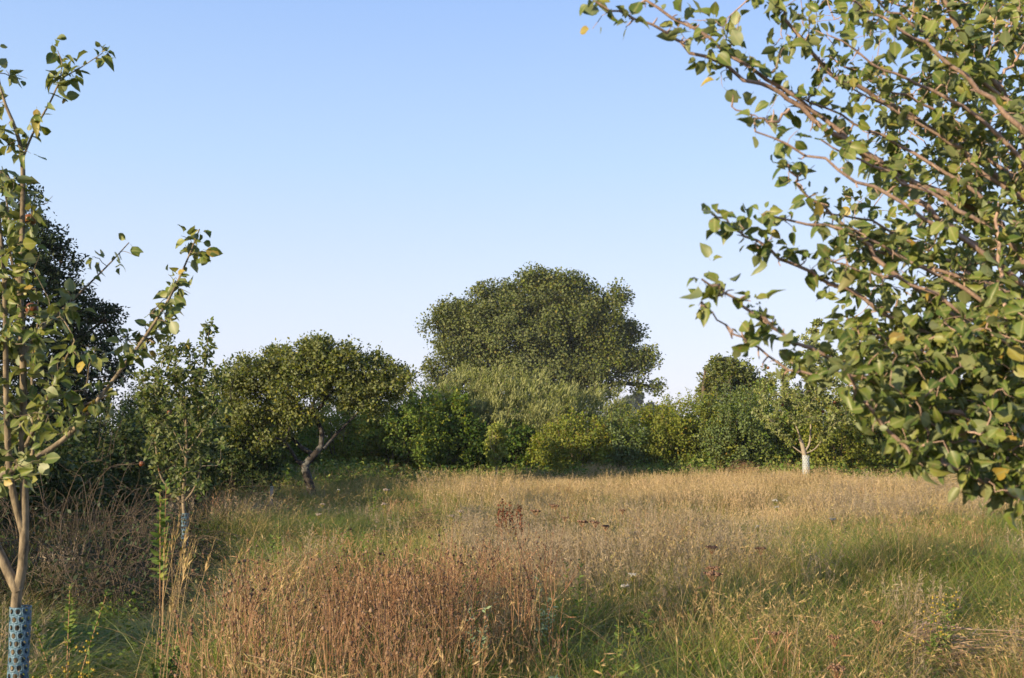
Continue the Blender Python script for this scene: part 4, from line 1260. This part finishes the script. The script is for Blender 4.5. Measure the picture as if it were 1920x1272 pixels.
def meadow():
    # fine straw stems with light seed heads
    straw = []
    for k in range(4):
        V, q, tip, d, c = blades(34, 0.20, 0.38, 0.82, 0.003, 0.65, 700 + k, seg=4)
        V2, q2, tip2, d2, c2 = blades(40, 0.20, 0.2, 0.5, 0.005, 0.7, 720 + k, seg=3)
        pn = panicle(tip, d, 14, 0.12, 0.45, 0.09, 740 + k)
        v, f, m = merge_clouds([strips_cloud(V, q), strips_cloud(V2, q2), pn])
        straw.append(mesh_np('straw_clump', v, f, M['straw']))
    gold = []
    for k in range(4):
        V, q, tip, d, c = blades(60, 0.26, 0.40, 0.75, 0.006, 0.3, 760 + k, seg=3)
        pn = panicle(tip, d, 12, 0.15, 0.45, 0.10, 780 + k)
        v, f, m = merge_clouds([strips_cloud(V, q), pn])
        gold.append(mesh_np('gold_clump', v, f, M['gold_straw']))
    mauve = []
    for k in range(3):
        V, q, tip, d, c = blades(46, 0.2, 0.45, 0.78, 0.0035, 0.2, 800 + k, seg=3)
        pn = panicle(tip, d, 22, 0.2, 0.8, 0.07, 820 + k)
        v, f, m = merge_clouds([strips_cloud(V, q), pn])
        mauve.append(mesh_np('mauve_clump', v, f, M['mauve_haze']))
    rust = []
    for k in range(4):
        V, q, tip, d, c = blades(24, 0.22, 0.38, 0.72, 0.0030, 0.26, 840 + k, seg=3, taper=False)
        g = np.random.default_rng(k)
        # side branchlets and shrivelled leaves on the dead stems
        n = 200
        ii = g.integers(0, len(c), n); f = g.random(n) ** 0.7
        p = c[ii, 0] + (c[ii, -1] - c[ii, 0]) * f[:, None]
        tw = leaf_cloud(p, norm(g.normal(size=(n, 3)) + [0, 0, 0.9]), g.normal(size=(n, 3)), 0.055 * (0.4 + g.random(n)), (Q_NARROW[0] * [1, 0.5, 2], *Q_NARROW[1:]))
        v, f2, m = merge_clouds([strips_cloud(V, q), tw])
        rust.append(mesh_np('dead_stem_clump', v, f2, M['rust_stem']))
    arc = []
    for k in range(5):
        V, q, tip, d, c = blades(10, 0.24, 0.5, 0.95, 0.0052, 1.5, 890 + k, seg=9)
        arc.append(mesh_np('arching_clump', V, [q], M['straw'] if k < 2 else (M['long_green'] if k < 4 else M['rust_stem'])))
    tang = []
    for k in range(3):
        V, q, tip, d, c = blades(55, 0.24, 0.25, 0.62, 0.004, 0.9, 850 + k, seg=4, taper=False)
        tang.append(mesh_np('undergrowth_clump', V, [q], M['undergrowth']))
    green = []
    for k in range(4):
        V, q, tip, d, c = blades(95, 0.20, 0.16, 0.58, 0.007, 1.15, 860 + k, seg=4)
        green.append(mesh_np('green_clump', V, [q], M['green_blade']))
    olive = []
    for k in range(4):
        V, q, tip, d, c = blades(70, 0.22, 0.22, 0.62, 0.0052, 1.25, 880 + k, seg=4)
        olive.append(mesh_np('olive_clump', V, [q], M['olive_blade']))

    foot = []
    for k in range(4):
        V, q, tip, d, c = blades(26, 0.3, 0.35, 0.95, 0.006, 0.3, 870 + k, seg=3)
        g = np.random.default_rng(50 + k); n = 260
        ii = g.integers(0, len(c), n); f = g.random(n)
        p = c[ii, 0] + (c[ii, -1] - c[ii, 0]) * f[:, None] + g.normal(size=(n, 3)) * .03
        lv = leaf_cloud(p, g.normal(size=(n, 3)), g.normal(size=(n, 3)) + [0, -.4, .6], 0.07 * (0.5 + g.random(n)), Q_BROAD)
        v, f2, m = merge_clouds([strips_cloud(V, q), lv])
        foot.append(mesh_np('rank_weed_clump', v, f2, M['rank_weed']))

    def put(name, label, var, dn, df, seed, fn, s0, s1, sq=None, **kw):
        p, g = field_points(dn, df, seed, **kw)
        x, y = p[:, 0], p[:, 1]
        z = zones(x, y)
        w = fn(z, x, y)
        keep = g.random(len(p)) < w
        p = p[keep]
        far = 1 + 0.35 * sstep(p[:, 1], 9, 25)
        s = (s0 + (s1 - s0) * g.random(len(p))) * far
        hs = (0.55 + 0.5 * z['w'][keep] + 0.35 * z['w2'][keep]) / far
        hs = hs * (sq(z, x, y)[keep] if sq is not None else (1 - dip(x, y))[keep])
        scatter(name, label, var, p, s, seed, squash=hs)

    dip = lambda x, y: np.exp(-(((x / y + 0.307) / 0.05) ** 2)) * sstep(y, 7, 9) * (1 - sstep(y, 14, 15)) * 0.72 + 0.6 * np.exp(-((x / y + .0145) / .02) ** 2 - ((y - 28) / 2.5) ** 2) + 0.4 * np.exp(-((x / y + .0025) / .025) ** 2 - ((y - 12.6) / 1.2) ** 2) + 0.45 * np.exp(-((x / y - .405) / .05) ** 2 - ((y - 6.3) / .8) ** 2)
    low = lambda z, x, y: (1 - 0.6 * z['path'] * (0.6 + 0.7 * z['w2'])) * (1 - 0.5 * np.clip(z['hollow'], 0, 1)) * (1 - dip(x, y)) * (1 - .35 * z['tangle'])
    open_ = lambda z: (1 - np.clip(z['path'] * 1.3, 0, 1)) * (1 - 0.9 * np.clip(z['hollow'], 0, 1))
    put('green_grass', 'green blades growing low through the dry meadow grass', green, 44, 14, 901, lambda z, x, y: np.clip(0.15 + 0.85 * z['w2'] + 0.6 * z['lush'] - 0.2 * z['gold'] - 0.3 * z['rust'] - .3 * z['tangle'], 0.15, 1), 0.8, 1.25, low)
    put('olive_grass', 'yellowing olive grass filling the meadow', olive, 30, 9, 902, lambda z, x, y: np.clip(0.65 - 0.35 * z['rust'] + 0.35 * z['gold'] - .4 * z['tangle'], 0.1, 1) * open_(z), 0.8, 1.3, low)
    put('straw_grass', 'thin straw coloured grass stems with feathery seed heads', straw, 17, 5, 903, lambda z, x, y: np.clip(0.05 + 0.85 * z['w'] * z['w2'] + .25 * z['w3'] - 0.25 * z['rust'] - 0.35 * z['lush'] - .3 * z['tangle'], 0.04, 1) * open_(z), 0.8, 1.25, low)
    put('golden_grass', 'sunlit golden grass along the far side of the meadow', gold, 0, 11, 904, lambda z, x, y: np.clip(z['gold'] * (0.05 + 1.0 * z['w2']), 0, 1), 0.8, 1.2, ymin=14)
    put('mauve_grass', 'hazy mauve brown bent grass in the middle of the meadow', mauve, 12, 7, 905, lambda z, x, y: np.clip(z['mauve'] * (0.1 + 1.1 * z['w']) + 0.06 * z['w2'], 0, 1) * open_(z), 0.8, 1.2, ymin=6)
    put('dead_stems', 'rust brown dead knapweed stems massed in the left foreground', rust, 32, 4, 906, lambda z, x, y: np.clip(z['rust'] * (0.35 + 0.6 * z['w2']) + 0.05 * (z['w2'] > 0.6), 0, 1) * open_(z), 0.8, 1.2)
    put('arching_grass', 'long arching blades, green and straw coloured, crossing over the nearer meadow', arc, 46, 2, 908, lambda z, x, y: np.clip(0.75 - .4 * z['rust'] - .5 * z['tangle'], 0.1, 1) * open_(z), 0.75, 1.15)
    put('rank_weeds', 'rank green nettles and weeds along the foot of the hedge', foot, 0, 5.5, 909, lambda z, x, y: np.clip(sstep(y + 1.2 * (z['w3'] - .5) * 2 + 3.0 * sstep(-x / y, -.02, .2), 29.0, 30.5) * (0.35 + 0.8 * z['w']), 0, 1) * (1 - .7 * np.clip(z['path'], 0, 1)), 0.7, 1.25, ymin=12)
    put('path_weeds', 'small green weeds along the grass path at the left', foot, 16, 0, 910, lambda z, x, y: np.clip(np.exp(-((x / y + .40) / .12) ** 2) * z['w2'] * .8, 0, 1) * (y < 10) * (y > 4.6), 0.3, 0.6)
    put('dead_undergrowth', 'dark brown dead undergrowth matted in the shade at the left', tang, 26, 12, 907, lambda z, x, y: np.clip(z['tangle'] * 0.9, 0, 1) * open_(z), 0.8, 1.3)


meadow()


# ------------------------------------------------------------------ single plants
def stemlines(lines, w=0.004, sides=3):
    return tubes([(l, np.linspace(w, w * 0.5, len(l))) for l in lines], sides)


def add_parts(root, b, parts):
    for nm, V, Fq, mat, kind in parts:
        obj(nm, mesh_np(nm, V, Fq, M[mat] if isinstance(mat, str) else mat), root, b, kind)


def gpos(px, py_top, h, dmin=3.5):
    """depth at which a plant of height h tops out at photo row py_top"""
    d = (CAMZ - h) * F / max(py_top - 820, 12)
    return max(d, dmin)


def knapweeds():
    """seed-headed knapweed plants: a few kinds built once and copied"""
    g = np.random.default_rng(31)
    protos = []
    for k in range(6):
        b0 = np.zeros(3); lines = []; heads = []
        ns = g.integers(2, 5)
        for s in range(ns):
            a = g.random() * 6.28
            h = 0.68 + 0.2 * g.random()
            top = np.array([math.cos(a) * 0.12, math.sin(a) * 0.12, h]) * [1, 1, 1]
            l = smooth_poly([[math.cos(a) * .02, math.sin(a) * .02, -0.04], top * [.5, .5, .55] + g.normal(size=3) * .01, top]); lines.append(l)
            heads.append(top)
            for m_ in range(g.integers(1, 4)):
                p = l[int(len(l) * (0.45 + 0.35 * g.random()))]
                e = p + [g.normal() * .06, g.normal() * .06, 0.10 + 0.12 * g.random()]
                lines.append(smooth_poly([p, (p + e) / 2 + [g.normal() * .01, 0, -.01], e])); heads.append(e)
        sv = stemlines(lines, 0.0022)
        hv = spheres(np.array(heads), 0.013 + 0.008 * g.random(len(heads)), k)
        protos.append((mesh_np('stem', sv[0], sv[1], M['rust_stem']), mesh_np('seed_head', hv[0], hv[1], M['seedhead'])))
    spots = []
    while len(spots) < 160:
        r = g.random()
        if r < 0.55: px, py = g.uniform(420, 860), g.uniform(1040, 1125)
        elif r < 0.85: px, py = g.uniform(820, 1040), g.uniform(985, 1075)
        elif r < 0.95: px, py = g.uniform(340, 900), g.uniform(1120, 1250)
        else: px, py = g.uniform(600, 820), g.uniform(1010, 1060)
        spots.append((px, py))
    for px, py in spots:
        d = gpos(px, py, 0.80)
        b = base_at(px, d)
        k = g.integers(0, 6)
        r = empty('knapweed', b, 'dead brown knapweed with small dark round seed heads in the left foreground patch', 'wildflower', 'dead knapweeds massed in the left and middle foreground')
        for nm, me in zip(('stems', 'seed_heads'), protos[k]):
            o = bpy.data.objects.new(nm, me); o['kind'] = 'stuff'; link(o, r)
        r.rotation_euler = (g.normal() * .06, g.normal() * .06, g.random() * 6.28)
        s = 0.72 + 0.42 * g.random(); r.scale = (s, s, s)


knapweeds()


def long_stems():
    g = np.random.default_rng(37)
    protos = []
    for k in range(5):
        L = 1.0
        bend = 0.15 + 0.25 * k
        t = np.linspace(0, 1, 12)
        pts = np.stack([bend * 0.7 * t ** 2, 0.02 * np.sin(5 * t), t - 0.3 * bend * t ** 2], -1)
        sv = tubes([(pts, np.linspace(0.0022, 0.001, 12))], 3)
        dd = norm(pts[-1] - pts[-2])[None]
        pn = panicle(pts[-1:], dd, 30, 0.16, 0.3, 0.07, k)
        protos.append((mesh_np('stalk', sv[0], sv[1], M['gold_straw']), mesh_np('seed_head', pn[0], pn[1], M['straw'])))
    def add(px, d, h, az, tilt, k, up=0.0):
        b = base_at(px, d) + [0, 0, up]
        r = empty('grass_stem', b, 'tall arching straw coloured grass stem standing above the rest of the meadow', 'grass stem', 'long single grass stems above the meadow')
        for nm, me in zip(('stalk', 'seed_head'), protos[k]):
            link(bpy.data.objects.new(nm, me), r)
        r.scale = (h, h, h)
        r.rotation_euler = Matrix.Rotation(az, 3, 'Z').to_4x4().to_3x3().to_euler()
        r.rotation_euler = (Matrix.Rotation(az, 3, 'Z') @ Matrix.Rotation(tilt, 3, 'Y')).to_euler()
    for i in range(70):
        y = g.uniform(4.2, 9.5); px = g.uniform(250, 1900)
        add(px, y, g.uniform(0.75, 1.1), g.random() * 6.28, abs(g.normal()) * 0.35, g.integers(0, 5))
    # group of tall stems in front of the slender apple
    for i in range(16):
        add(g.uniform(375, 490), g.uniform(5.6, 7.2), g.uniform(0.95, 1.2), g.uniform(-1, 1), 0.05 + 0.15 * g.random(), g.integers(0, 3))
    for i in range(16):
        add(g.uniform(280, 325), g.uniform(5.2, 6.4), g.uniform(0.95, 1.25), g.uniform(-1.5, 1.5), 0.03 + 0.06 * g.random(), 0)
    # fallen stalks crossing the foreground
    for px, d, h, az, tl in [(470, 4.9, .9, -.5, 1.25), (455, 4.75, .8, -.45, 1.3), (1100, 6.0, 1.1, 3.4, 0.95), (1180, 6.6, 1.1, 3.2, .8), (900, 6.2, 1.1, 3.6, .7), (980, 6.8, 1.1, 2.7, .7),
                             (1720, 5.6, .8, 1.2, .5), (1480, 5.2, .8, 2.0, .6), (1840, 5.4, .7, 3.6, .5)]:
        add(px, d, h, az, tl, 1, 0.3)


long_stems()


def fallen_straw():
    for lab, pts in [('pale thick straw stalk lying at the bottom edge, upper one of the crossing pair', [(462, 1228, 5.0), (520, 1243, 4.95), (580, 1262, 4.85), (650, 1296, 4.7)]),
                     ('pale thick straw stalk lying at the bottom edge, lower one of the crossing pair', [(456, 1240, 4.9), (500, 1252, 4.85), (560, 1272, 4.8), (600, 1292, 4.7)]),
                     ('short pale straw stalk splayed below the crossing pair at the bottom edge', [(458, 1226, 5.0), (475, 1244, 4.95), (500, 1262, 4.9), (545, 1290, 4.8)])]:
        c = smooth_poly([P(*p) for p in pts]); V, Fq = tubes([(c, np.full(len(c), .0028))], 5)
        o = obj('straw_stalk', mesh_np('straw_stalk', V, Fq, M['gold_straw'], True), None, c[0]); o.location = c[0]
        tag(o, lab, 'straw', 'pale fallen straw stalks at the bottom edge')


fallen_straw()


def dock():
    D = 14.0
    g = np.random.default_rng(9)
    for j, (x0, n) in enumerate([(945, 8)]):
        b = base_at(955, D)
        root = empty('dock_plant', b, 'clump of rust red dead dock stalks standing in the middle of the meadow', 'dock')
        for k in range(9):
            px = 932 + k * 5.5 + g.normal() * 1.5
            h = 0.70 + 0.2 * g.random()
            s = base_at(px, D + g.normal() * .15); e = s + [g.normal() * .04, 0, h]
            pts = smooth_poly([s, (s + e) / 2 + g.normal(size=3) * .01, e])
            V, Fq = tubes([(pts, np.linspace(.008, .004, len(pts)))], 5)
            obj('stalk', mesh_np('stalk', V, Fq, M['dock_rust']), root, b)
            t = pts[len(pts) // 2:]
            p = t[g.integers(0, len(t), 60)] + g.normal(size=(60, 3)) * [.012, .012, .03]
            cl = leaf_cloud(p, g.normal(size=p.shape) + [0, 0, .5], g.normal(size=p.shape), 0.028 * (0.6 + g.random(60)), Q_ROUND)
            obj('seed_spike', mesh_np('seed_spike', cl[0], cl[1], M['dock_rust']), root, b, 'stuff')


dock()


def umbel(label, px, py, h, white=False, wid=0.06, seed=0, cat='yarrow', group=None, mat=None, d=None):
    g = np.random.default_rng(900 + seed)
    d = d or gpos(px, py, h); b = base_at(px, d)
    top = b + [g.normal() * .03, g.normal() * .02, h]
    root = empty('yarrow', b, label, cat, group)
    l = [smooth_poly([b - [0, 0, .03], (b + top) / 2 + g.normal(size=3) * .015, top - [0, 0, .03]])]
    n = 11; rays = []
    for k in range(n):
        a = k * 2.4; r = wid * math.sqrt((k + .5) / n)
        e = top + [math.cos(a) * r, math.sin(a) * r, g.normal() * .004]
        rays.append(e); l.append(np.array([top - [0, 0, .05], top - [0, 0, .03] + (e - top) * .5, e]))
    V, Fq = stemlines(l, 0.0025)
    obj('stem', mesh_np('stem', V, Fq, M['rust_stem'] if not white else M['olive_blade']), root, b)
    p = np.repeat(np.array(rays), 7, 0) + g.normal(size=(n * 7, 3)) * [wid * .13, wid * .13, .003]
    V, f, m_ = spheres(p, (0.012 + .008 * g.random(len(p))) * (wid / 0.05), seed)
    obj('flower_head', mesh_np('flower_head', V, f, mat or (M['petal_white'] if white else M['seedhead'])), root, b, 'stuff')


UB = 'flat brown dead yarrow head, '
for i, (px, py, h, w, lab) in enumerate([(1092, 968, .85, .05, 'left of the pair right of the dock'), (1122, 970, .85, .05, 'right of the pair right of the dock'), (1135, 978, .8, .04, 'lowest right of the dock'),
                                         (1060, 962, .8, .04, 'just above right of the dock'), (1010, 946, .85, .06, 'nearest the dock stalks'), (1048, 934, .85, .05, 'high in the golden grass'),
                                         (1030, 932, .85, .04, 'highest of the brown heads'), (1168, 946, .8, .04, 'alone in the golden grass'), (1330, 1003, .85, .05, 'in the mauve grass right of centre'),
                                         (1345, 1032, .8, .05, 'below the one in mauve grass'), (1335, 1040, .8, .06, 'dense double head right of centre'), (1420, 1010, .8, .04, 'right of the mauve grass'),
                                         (1640, 1118, .7, .05, 'in the green right foreground'), (1480, 1150, .7, .05, 'in the near right grass'), (1560, 1150, .7, .045, 'beside the near right one'),
                                         (1590, 1230, .7, .05, 'closest to the bottom edge')]):
    umbel(UB + lab, px, py, h, False, w * (.9 if py < 1060 else .65), i, group='brown yarrow heads')
UW = 'small white yarrow flower '
for i, (px, py, h, w, lab) in enumerate([(1465, 948, .85, .05, 'pair on a tall stem in the dark grass'), (1452, 958, .8, .035, 'lower left of the tall white pair'), (1576, 975, .8, .045, 'alone right of the tall pair'),
                                         (1425, 980, .8, .03, 'flat and bright left of the tall pair'), (1190, 1050, .75, .04, 'near the middle of the meadow'), (635, 912, .8, .04, 'below the old apple tree'), (1175, 1075, .7, .04, 'in the hollow near the centre')]):
    umbel(UW + lab, px, py, h, True, w * 0.6, 40 + i, group='white yarrow flowers')
for i, (px, py, h, lab) in enumerate([(727, 914, 1.1, 'tall seeding thistle with pale fluff right of the old apple trunk'), (608, 935, .8, 'pinkish seeding thistle below the old apple trunk'), (714, 935, .95, 'bent seeding thistle left of the tall one'),
                                      (598, 958, .8, 'low pale thistle fluff below the old apple'), (860, 940, .9, 'dark seeding thistle right of the yellow bush'), (842, 948, .85, 'second dark thistle close left of the other')]):
    umbel(lab, px, py, h, True, .03, 60 + i, cat='thistle', mat=M['fluff'])


def leafy_weed(label, px, py, h, mat, seed, stems=4, spread=.10, ls=.055, flowers=None, name='leafy_weed', cat='weed', tm=None, d=None, nl=30, stem='olive_blade', start=0.35):
    g = np.random.default_rng(1000 + seed)
    d = d or gpos(px, py, h); b = base_at(px, d)
    root = empty(name, b, label, cat)
    lines = []; cl = []; fl = []
    for s in range(stems):
        a = g.random() * 6.28; hh = h * (1 if s == 0 else 0.7 + .3 * g.random())
        rr = 0 if s == 0 else spread
        e = b + [math.cos(a) * rr, math.sin(a) * rr, hh]
        l = smooth_poly([b, (b + e) / 2 + [0, 0, .02], e]); lines.append(l)
        f = start + (1 - start) * g.random(nl) ** 0.8
        lf = np.stack([np.interp(f * (len(l) - 1), np.arange(len(l)), l[:, q]) for q in range(3)], -1)
        az = np.arange(nl) * 2.4
        dv = np.stack([np.cos(az), np.sin(az), 0.25 + 0.5 * f], -1) + g.normal(size=(nl, 3)) * .2
        size = ls * (1.15 - 0.6 * f) * (0.8 + .4 * g.random(nl))
        cl.append(leaf_cloud(lf, dv, np.tile([0, -.5, 1.], (nl, 1)) + g.normal(size=(nl, 3)) * .75, size, tm or leaf_template(0.34, .25, .3, rows=3, petiole=0)))
        fl.append(l[-1])
    V, Fq = stemlines(lines, 0.004)
    obj('stem', mesh_np('stem', V, Fq, M[stem]), root, b)
    V, Fq, m_ = merge_clouds(cl)
    obj('leaves', mesh_np('leaves', V, Fq, M[mat]), root, b, 'stuff')
    if flowers:
        p = np.repeat(np.array(fl), 9, 0) + g.normal(size=(len(fl) * 9, 3)) * [.045, .045, .06]
        V, f, m_ = spheres(p, .011 + .007 * g.random(len(p)), seed)
        obj('flowers', mesh_np('flowers', V, f, M[flowers]), root, b, 'stuff')


WEEDS = [
    ('yellow green leafy weed on a tall stem just right of the centre foreground', 1088, 1035, .80, 'weed_leaf', 4, None),
    ('bright leafy weed tip left of the centre foreground', 868, 1072, .74, 'weed_leaf', 3, None),
    ('grey green leafy weed between the two brighter ones at the centre', 1010, 1072, .72, 'silver_leaf', 3, None),
    ('small pale weed in the rust brown patch', 882, 1128, .62, 'silver_leaf', 3, None),
    ('green willowy weed in the right of the centre hollow', 1160, 1140, .55, 'weed_leaf', 3, None),
    ('green weed low beside the green hollow at the bottom', 1158, 1195, .5, 'weed_leaf', 3, None),
    ('pale silvery leafy rosette at the bottom edge centre', 1040, 1244, .46, 'silver_leaf', 7, None),
    ('yellowing weed with small yellow flowers in the right foreground', 1775, 1100, .62, 'weed_leaf', 4, 'petal_yellow'),
    ('yellow flowered weed left of the other yellow one in the right foreground', 1745, 1120, .55, 'weed_leaf', 3, 'petal_yellow'),
    ('yellowing weed tip at the bottom left beside the mesh guard', 165, 1212, .52, 'weed_leaf', 3, 'petal_yellow'),
    ('yellow leafed weed at the bottom left corner edge', 120, 1246, .48, 'weed_leaf', 4, 'petal_yellow'),
    ('dark green weed behind the rust brown patch at left', 520, 975, .85, 'weed_leaf', 3, None),
    ('dark green weed in front of the old apple tree', 648, 985, .75, 'weed_leaf', 4, None),
    ('broad clump of green weed left of the yellow bush', 700, 905, .85, 'weed_leaf', 5, None),
    ('small weed in the grass right of the fallen straw', 680, 1000, .7, 'weed_leaf', 3, None),
    ('green weed in the left part of the right foreground', 1215, 1115, .55, 'weed_leaf', 4, None),
]
for i, (lab, px, py, h, mt, st, fl) in enumerate(WEEDS):
    leafy_weed(lab, px, py, h, mt, i, stems=st, flowers=fl, ls=.06 if i != 6 else .08)
leafy_weed('tall drooping leafy sucker with reddish stem in front of the slender apple', 302, 905, 1.3, 'weed_leaf', 60, stems=3, spread=.07, ls=.085, d=6.4, nl=34, stem='rust_stem', name='leafy_sucker', cat='sucker', start=.55, tm=leaf_template(0.42, .3, .4, rows=3, petiole=0))
leafy_weed('arching leafy sucker with pale leaves beside the path at the left', 125, 1080, .78, 'weed_leaf', 61, stems=4, spread=.22, ls=.05, d=6.0, nl=60, stem='rust_stem', name='leafy_sucker', cat='sucker', start=.5, tm=leaf_template(0.42, .3, .4, rows=3, petiole=0))
leafy_weed('leafy sucker with yellow spotted leaves right of the grass path', 300, 1140, .62, 'weed_leaf', 62, stems=5, spread=.14, ls=.05, d=5.6, nl=60, stem='rust_stem', name='leafy_sucker', cat='sucker', start=.4, tm=leaf_template(0.42, .3, .4, rows=3, petiole=0))


def heap(label, px, py, rx, ry, h, d, seed, n, mat, L=.5, name='hay_heap', cat='hay'):
    g = np.random.default_rng(seed)
    b = base_at(px, d)
    a = g.random(n) * 6.28; r = np.sqrt(g.random(n))
    z = h * (1 - r ** 2.5 * .6) * (0.55 + .45 * g.random(n)) * (0.8 + 0.35 * vnoise(a * 2, r * 3, 1.0, seed))
    p = b + np.stack([np.cos(a) * r * rx, np.sin(a) * r * ry, z + .02], -1)
    dv = np.stack([np.ones(n), g.normal(size=n) * .8, g.normal(size=n) * .22 - 0.06], -1)
    cl = leaf_cloud(p - [L * .3, 0, 0], dv, g.normal(size=(n, 3)) * .5 + [0, 0, 1], L * (.3 + .8 * g.random(n)), (np.array([(0, -.006, 0), (.5, -.007, .05), (1, 0, -.03), (.5, .007, .055), (0, .006, 0)]), np.zeros((0, 3), int), np.array([(0, 1, 3, 4), (1, 2, 2, 3)])[:1], np.zeros(5)))
    o = obj(name, mesh_np(name, cl[0], cl[1], M[mat]), None, b); o.location = b
    tag(o, label, cat, kind='stuff')


heap('flattened heap of brown dry hay lying in the right foreground grass', 1765, 1060, .22, .25, .46, 7.2, 1, 600, 'hay_straw')
heap('pale band of cut straw at the right edge beside the brown hay heap', 1915, 1075, .42, .14, .50, 7.0, 2, 350, 'hay_straw')
heap('pile of pale cut brushwood showing between the near apple boughs', 1790, 868, 1.1, .6, .9, 24, 3, 700, 'gold_straw', L=1.0, name='brushwood_pile', cat='brushwood')
heap('dark tussock of dead brown stems left of the dock stalks', 800, 978, .35, .3, .62, 15.5, 4, 900, 'seedhead', L=.35, name='dead_tussock', cat='tussock')
heap('reddish dead bracken at the hedge foot left of the pale forked apple trunk', 1395, 870, .6, .4, .9, 31.5, 5, 700, 'rust_stem', L=.6, name='dead_bracken', cat='bracken')


def bare_thicket(label, px, d, w, h, seed, n=70):
    g = np.random.default_rng(seed); b = base_at(px, d); ch = []; cl = []
    root = empty('bramble', b, label, 'bramble')
    for k in range(n):
        a = g.random() * 6.28; r = w * math.sqrt(g.random()) * .6
        s = b + [math.cos(a) * r, math.sin(a) * r, -.03]
        a2 = a + g.normal() * .8; L = w * (.3 + .7 * g.random()); hh = h * (.45 + .55 * g.random())
        e = s + [math.cos(a2) * L, math.sin(a2) * L, hh * (.3 + .7 * g.random())]
        m = (s + e) / 2 + [g.normal() * .05, g.normal() * .05, hh * .35]
        c = smooth_poly([s, m, e]); ch.append((c, np.linspace(.006, .002, len(c))))
        for q in range(4):
            p = c[g.integers(2, len(c))]; v = g.normal(size=3) * .13 + [0, 0, .08]
            ch.append((np.array([p, p + v * .5 + g.normal(size=3) * .01, p + v]), np.array([.003, .002, .0015])))
        kk = 7; t = c[g.integers(3, len(c), kk)]
        cl.append(leaf_cloud(t + g.normal(size=t.shape) * .05, norm(g.normal(size=t.shape)), g.normal(size=t.shape) + [0, 0, .6], .05 * (.6 + .6 * g.random(kk)), Q_BROAD))
    V, Fq = tubes(ch, 3); obj('canes', mesh_np('canes', V, Fq, M['bark']), root, b, 'stuff')
    V, Fq, mm = merge_clouds(cl); obj('leaves', mesh_np('leaves', V, Fq, M['dark_leaf']), root, b, 'stuff')


for i, (lab, px, d, w, h) in enumerate([('tangle of bare brown bramble canes at the left edge behind the near trunk', 60, 10.5, 1.3, .9), ('tangle of bare brown canes between near trunk and slender apple', 190, 11.5, 1.2, 1.0),
                                        ('taller bare cane tangle right before the dark thicket', 120, 13.5, 1.3, 1.5), ('low cane tangle left of the slender apple trunk', 270, 13.2, .9, .9),
                                        ('dark weedy tangle right of the slender apple trunk', 420, 17.5, 1.3, 1.0), ('small cane tangle behind the grass path', 250, 9.6, .7, .7)]):
    bare_thicket(lab, px, d, w, h, 1200 + i)


def stake():
    b = base_at(508, 20.5); h = P(508, 912, 20.5)[2] - b[2]
    pts = np.array([b + [0, 0, -.05], b + [0, 0, h * .5], b + [0.01, 0, h]])
    V, Fq = tubes([(pts, np.array([.03, .03, .028]))], 7)
    V = np.vstack([V, pts[-1] + [0, 0, .004]]); n = len(V) - 1
    top = np.array([[n - 7 + i, n - 7 + (i + 1) % 7, n] for i in range(7)])
    o = obj('wooden_stake', mesh_np('wooden_stake', V, Fq + [top], M['dead_wood']), None, b); o.location = b
    tag(o, 'thin weathered grey stake in the grass left of the old apple trunk', 'stake')


stake()


# ------------------------------------------------------------------ evening air
def haze():
    m, nt, N, L = nodes('air')
    v = N.new('ShaderNodeVolumePrincipled')
    v.inputs['Color'].default_value = (0.80, 0.88, 1.0, 1)
    v.inputs['Density'].default_value = 0.00022
    v.inputs['Anisotropy'].default_value = 0.0
    out = N.new('ShaderNodeOutputMaterial'); L.new(v.outputs[0], out.inputs['Volume'])
    a = 910.0; z0, z1 = -1.5, 24.0
    V = np.array([(x, y, z) for z in (z0, z1) for y in (-a, a) for x in (-a, a)])
    Fq = np.array([(0, 2, 3, 1), (4, 5, 7, 6), (0, 1, 5, 4), (2, 6, 7, 3), (0, 4, 6, 2), (1, 3, 7, 5)])
    o = obj('haze', mesh_np('haze', V, [Fq], m))
    tag(o, 'thin pale evening haze over the fields', 'haze', kind='stuff')


haze()
